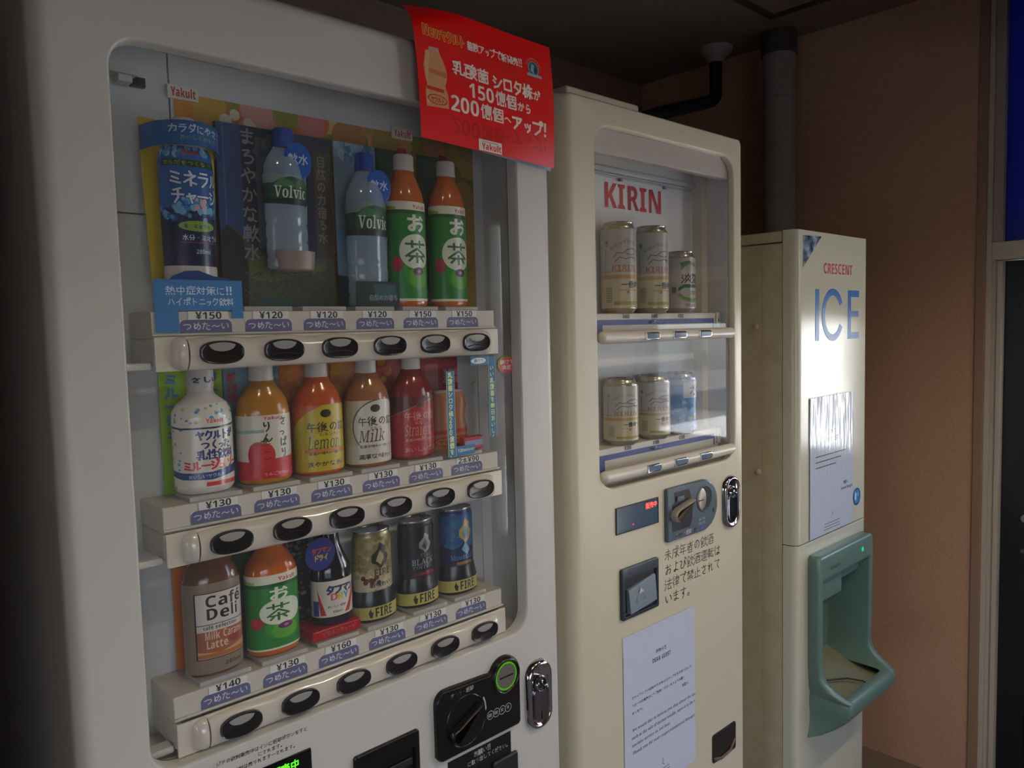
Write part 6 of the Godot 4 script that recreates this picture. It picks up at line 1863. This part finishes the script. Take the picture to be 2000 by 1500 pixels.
# ---------------------------------------------------------------- Japanese signs as pen strokes on a 16 by 16 grid: points "xy" in order, strokes after commas
const SMALL := {"ィ": "イ", "っ": "つ", "ッ": "ツ", "ャ": "ヤ", "ュ": "ユ", "ョ": "ヨ"}
const VOICED := {"ご": "こ", "ビ": "ヒ", "が": "か", "だ": "た", "で": "て", "び": "ひ", "ず": "す", "ぱ": "は", "ガ": "カ", "ジ": "シ", "ダ": "タ", "ド": "ト", "ボ": "ホ", "ブ": "フ", "プ": "フ", "ポ": "ホ"}
const GLYPH := {
	"い": "24 28 3b 5d 6a, b4 d6 da", "お": "25 a5, 62 6d 4e 2c 4a 88 c8 da cc ae, b3 d5", "か": "15 95 a7 9d 6d, 62 58 2d, c3 e7", "く": "a1 48 ae", "け": "32 2a 3e, 65 e5, b1 b8 ad 8f",
	"さ": "25 d4, 62 b9 6a 4c 7e be", "し": "41 4b 6e ae da", "す": "14 e4, 91 99 7a 69 78 99 9c 6f", "せ": "15 e4, b2 b8 99, 42 4c 6e de", "た": "14 94, 52 1d, 87 d7, 8a 7c 9e de", "つ": "16 45 95 d6 d9 bb 7d",
	"て": "13 e3 a5 88 8b ce", "な": "14 94, 52 2a, a3 d5, a7 ac 8e 5d 6b ad de", "に": "32 29 3e, 74 d4, 7b 7d 9e de", "の": "83 7a 4d 29 36 63 a3 d6 da 9e", "は": "32 29 3e, 65 e5, b2 bc 9e 6d 7b bc ed",
	"ひ": "14 64 39 3c 5e 9d b9 b3 d8 ea", "へ": "19 56 77 ec", "ま": "24 d4, 37 c7, 81 8c 6e 3d 5b 8c dd", "め": "33 4a 6c, a2 8a 4d 29 46 95 d7 db 9e", "や": "19 56 a4 d5 d8 aa, 71 94, 43 8e",
	"よ": "84 d4, 81 8c 6e 3d 5b 8c dd", "ら": "52 93, 45 4a 97 c8 cb 9e 5e", "り": "42 46 58 76, a2 b7 ac 7f", "る": "33 b2 38 86 c8 db 9e 6d 7b 9c", "れ": "42 4e, 16 65 1c 94 a5 9c be dc",
	"ろ": "33 b2 38 87 c8 db 9e 5e", "わ": "42 4e, 16 65 1c 95 d7 db 9e", "を": "14 c4, 72 48 87 8c, d8 69 5c 7e ce", "ん": "82 1e 58 78 8d bd e9",
	"こ": "33 c3, 2b 3d 6e de", "う": "62 93, 36 85 c6 ca 9e 6f", "と": "52 69, c4 68 3b 4d 7e de", "み": "32 92 4c 2d 2b 49 eb, c7 ca ae", "も": "71 6b 7e ad c9, 35 a5, 28 98", "モ": "32 c2, 17 e7, 72 7c 9e de", "テ": "42 c2, 16 e6, 86 8a 4f", "ヒ": "42 4c 6e de, 47 c5", "セ": "25 e4 b8, 51 5c 7e de", "分": "51 19, a1 e8, 38 c8 bd 9d, 78 3f",
	"ア": "13 d3 b6 98, 75 7a 3e", "イ": "c1 77 2a, 86 8f", "カ": "15 d5 cd 9d, 71 67 2e", "ク": "61 45 28, 53 d3 ba 7d 4f", "シ": "23 55, 17 49, 2e 8c e5", "ソ": "24 48, d2 ca 6f", "タ": "61 28, 53 d3 ba 4f, 58 ab",
	"チ": "b1 33, 17 e7, 83 8a 4f", "ツ": "24 48, 73 97, d3 ca 7f", "ト": "51 5f, 56 c9", "ニ": "34 c4, 1c ec", "ネ": "71 94, 25 d5 1c, 88 8f, ac ed", "ハ": "53 4a 1d, 93 ca ed", "フ": "13 d3 ba 4f",
	"ホ": "15 e5, 81 8e 6d, 48 1c, b8 ed", "マ": "13 e3 79, 58 ae", "ミ": "32 c4, 47 b9, 2b dd", "ヤ": "16 e4 b8, 52 9f", "ユ": "35 b5 ad, 1d ed", "ラ": "32 c2, 16 d6 ba 5f", "ル": "43 4a 1e, 92 9d eb",
	"レ": "41 4d 9c e8", "ロ": "23 2d, 23 d3 dd, 2d dd", "ン": "23 56, 2e 8c e5", "ー": "18 e8", "〜": "19 47 67 99 b9 e7", "・": "77 88", "。": "3b 5c 5e 3f 1e 1c 3b",
	"水": "81 8f 6e, 15 65 1d, d4 98, 86 ed", "氷": "81 8f 6e, 15 65 1d, d4 98, 86 ed, 42 64", "軟": "13 73, 15 75 7a 1a 15, 18 78, 41 4f, 0c 8c, b1 97, a4 e4 d7, c6 ba 8f, cb ff", "自": "81 63, 33 d3 df 3f 33, 37 d7, 3b db",
	"然": "41 18, 33 73 49 1b, 45 56, 84 f4, b1 ba 7b, ba ec, 2d 1f, 5d 6f, 9d af, dd ff", "力": "15 d5 cd 9e, 71 68 2f", "宿": "80 82, 14 13 e3 e5, 46 1a, 39 3f, 66 e6, a6 99, 79 d9 df 7f 79, 7c dc",
	"熱": "13 73, 41 4a, 06 86, 1a 7a, 84 d4 d9 fa, b1 a6 7b, 96 b8, 2d 1f, 5d 6f, 9d af, dd ff", "中": "24 d4 da 2a 24, 81 8f", "症": "80 82, 32 f2, 32 3a 1f, 14 26, 1a 29, 55 e5, a5 ae, a9 e9, 69 6e, 4e fe",
	"対": "14 74, 41 44, 65 1e, 26 7d, 85 f5, c1 ce ae, 98 aa", "策": "31 15, 32 72, a1 85, a2 f2, 16 f6, 84 8f, 38 3b, 38 d8 da, 7a 1e, 9a fe", "飲": "41 06, 41 85, 27 67 6b 2b 27, 29 69, 2b 2f 7d, b1 97, a4 f4 d7, c6 ba 8f, cb ff",
	"料": "41 4f, 06 86, 13 25, 73 65, 48 0d, 47 8c, a3 b5, 97 a9, d1 df, 8c fa", "乳": "82 13, 24 25, 54 55, 83 65, 27 77 4a, 4a 4f 2e, 0b 8b, a1 ae fe fb", "性": "31 3f, 15 08, 54 65, 91 77, 95 f5, b1 be, 8a ea, 6e fe",
	"酸": "02 72, 15 75 7f 1f 15, 32 35, 52 55, 1b 7b, b0 83 e3, d2 f5, a5 88, c5 f8, b7 7c, a9 e9 8f, 9a ff", "酒": "12 24, 06 28, 0f 3a, 42 f2, 56 e6 ee 5e 56, 82 88 69, b2 b8 d8, 5b eb",
	"菌": "13 f3, 51 55, a1 a5, 26 e6 ef 2f 26, b7 58, 4a ca, 88 8e, 8a 5d, 8a bd", "株": "31 3f, 06 66, 37 0c, 38 6b, 91 75, 84 f4, 68 f8, b1 bf, b8 6e, b9 fe",
	"億": "41 17, 35 3f, a0 a1, 62 f2, 82 94, d2 c4, 54 f4, 76 e6 ea 7a 76, 78 e8, 6c 5f, 8c 8f cf ce, bb cc, fc ff", "個": "41 17, 35 3f, 52 f2 ff 5f 52, 75 d5, a3 a8, 78 d8 dc 7c 78",
	"数": "41 47, 04 84, 12 23, 72 63, 44 17, 45 77, 09 89, 38 1c 7f, 69 1f, b1 87, a4 f4, d4 bb 7f, 97 cb ff", "新": "41 42, 13 73, 24 35, 64 55, 06 86, 46 4f, 19 79, 4a 0d, 4a 7c, e1 93 97 7f, 97 f7, c7 cf",
	"発": "13 53 1a, 22 36, 91 b5 f9, e2 b4, f4 c6, 48 c8, 1b eb, 68 6b 2f, a8 ae fe fc", "売": "81 85, 13 e3, 35 c5, 1a 17 e7 ea, 69 6b 2f, a9 ae ee ec", "茶": "13 f3, 51 55, a1 a5, 86 1b, 86 fb, 3b db, 89 8f, 5c 3e, bc de",
	"午": "51 27, 34 d4, 19 f9, 84 8f", "後": "41 15, 46 1a, 39 3f, 91 65 95, d3 68 d7, b6 d9, 98 6c, 99 d9 6f, 7b ff", "紅": "41 15 55, 63 29 68, 49 4f, 2b 1e, 6b 7d, 83 e3, b3 be, 7e fe",
	"爽": "13 e3, 81 8a 1f, 8a ff, 33 56, 53 36, a3 c6, c3 a6, 28 4b, 48 2b, a8 cb, c8 ab", "濃": "12 24, 06 28, 0f 3a, 52 e2 e6 56 52, 72 76, a2 a6, 54 e4, 48 f8, 58 5b 3f, 6a ea, 6c fc, 7c 7f ae, bc ff",
	"厚": "22 f2, 22 2a 0f, 64 d4 d8 68 64, 66 d6, 5a da 9b 9f 7e, 4c fc", "味": "14 54 5a 1a 14, 74 f4, 68 f8, b1 bf, b8 6e, b9 fe", "毎": "41 16, 43 e3, 35 2c dc e5 35, 18 f8, 85 8c", "日": "32 d2 de 3e 32, 38 d8",
	"続": "41 15 55, 63 29 68, 49 4f, 2b 1e, 6b 7d, 73 f3, b1 b5, 86 e6, 7a 78 f8 fa, 9a 9c 6f, ca ce fe", "実": "80 82, 14 13 e3 e5, 35 c5, 38 c8, 1a ea, 84 8a 2f, 8a ef",
	"感": "22 f2, 22 29 0c, 45 85, 56 86 89 59 56, a0 c9 ea, d5 97, d0 e1, 2c 1f, 4c 4f bf bd, 8b 9d, dc ef", "本": "14 e4, 81 8f, 85 1d, 85 ed, 5c bc", "一": "18 e8", "番": "c1 32, 43 54, b3 a4, 15 e5, 81 87, 85 18, 85 e8, 38 d8 df 3f 38, 3b db, 88 8f",
	"搾": "31 3e 2d, 05 65, 0b 59, a0 a2, 64 63 f3 f5, 85 67, c5 e7, 97 6c, 88 f8, a8 af, ab eb", "淡": "12 24, 06 28, 0f 3a, 52 65, e2 d4, a0 58, a3 e8, 59 6b, e8 db, a7 4f, aa ff",
	"麗": "01 71, 91 f1, 13 17, 13 63 67, 93 97, 93 e3 e7, 80 89, 39 f9, 39 3c 0f, 59 5c, 3c fc, 5c 5f 8e, 9c 9f ff", "未": "34 c4, 17 e7, 81 8f, 87 1d, 88 ed", "成": "24 f4, 24 29 0f, 48 88 8d 6d, a0 ab fe, d6 8f, d1 e2",
	"年": "51 16, 43 e3, 47 d7, 47 4b, 1b fb, 93 9f", "者": "81 87, 24 c4, 17 e7, e2 1b, 49 c9 cf 4f 49, 4c cc", "運": "52 f2, 51 53, 64 e4 ea 6a 64, 67 e7, a2 ad, 5c ec, 12 34, 07 37 3c 0e, 3c 6f ff",
	"転": "13 73, 15 75 7a 1a 15, 18 78, 41 4f, 0c 8c, 93 e3, 86 f6, b6 8d ed, ca ef", "法": "12 24, 06 28, 0f 3a, 54 e4, a1 a8, 48 f8, 98 6e de, ba ef", "律": "41 15, 46 1a, 39 3f, 73 e3 e8 78, 55 f5, 7a ea, 5c fc, a0 af",
	"禁": "13 73, 41 47, 43 17, 43 77, 93 f3, c1 c7, c3 97, c3 f7, 39 c9, 1b eb, 8b 8f, 4c 2e, bc de", "止": "81 8e, 87 e7, 36 3e, 0e fe", "販": "22 72 7b 2b 22, 25 75, 28 78, 3c 1f, 6c 8f, 92 f2, 92 98 7f, a6 e6 8f, a8 ff",
	"返": "52 f2, 52 57 4b, 66 d6 6b, 88 eb, 12 34, 07 37 3c 0e, 3c 6f ff", "却": "13 73, 41 48, 08 88, 48 1d 7d, 6a 8f, a2 af, a2 e2 eb cb", "願": "02 72, 12 1a 0f, 35 75 7a 3a 35, 37 77, 5b 5f 4e, 3c 2e, 7c 8e, 82 f2, b2 a4, 94 e4 ec 9c 94, 97 e7, 9a ea, ad 8f, dd ff",
	"取": "02 82, 22 2d, 62 6f, 25 65, 28 68, 0d 7b, 84 e4 7f, 97 ff", "出": "81 8e, 33 37 d7 d3, 29 2e de d9", "知": "31 15, 23 73, 07 87, 47 0f, 48 7e, 95 f5 fd 9d 95", "支": "14 e4, 81 87, 37 c7 3f, 47 ef",
	"配": "02 72, 15 75 7f 1f 15, 32 35, 52 55, 1b 7b, 93 e3 e8 98 9e fe fc", "人": "81 76 1f, 77 ff",
}
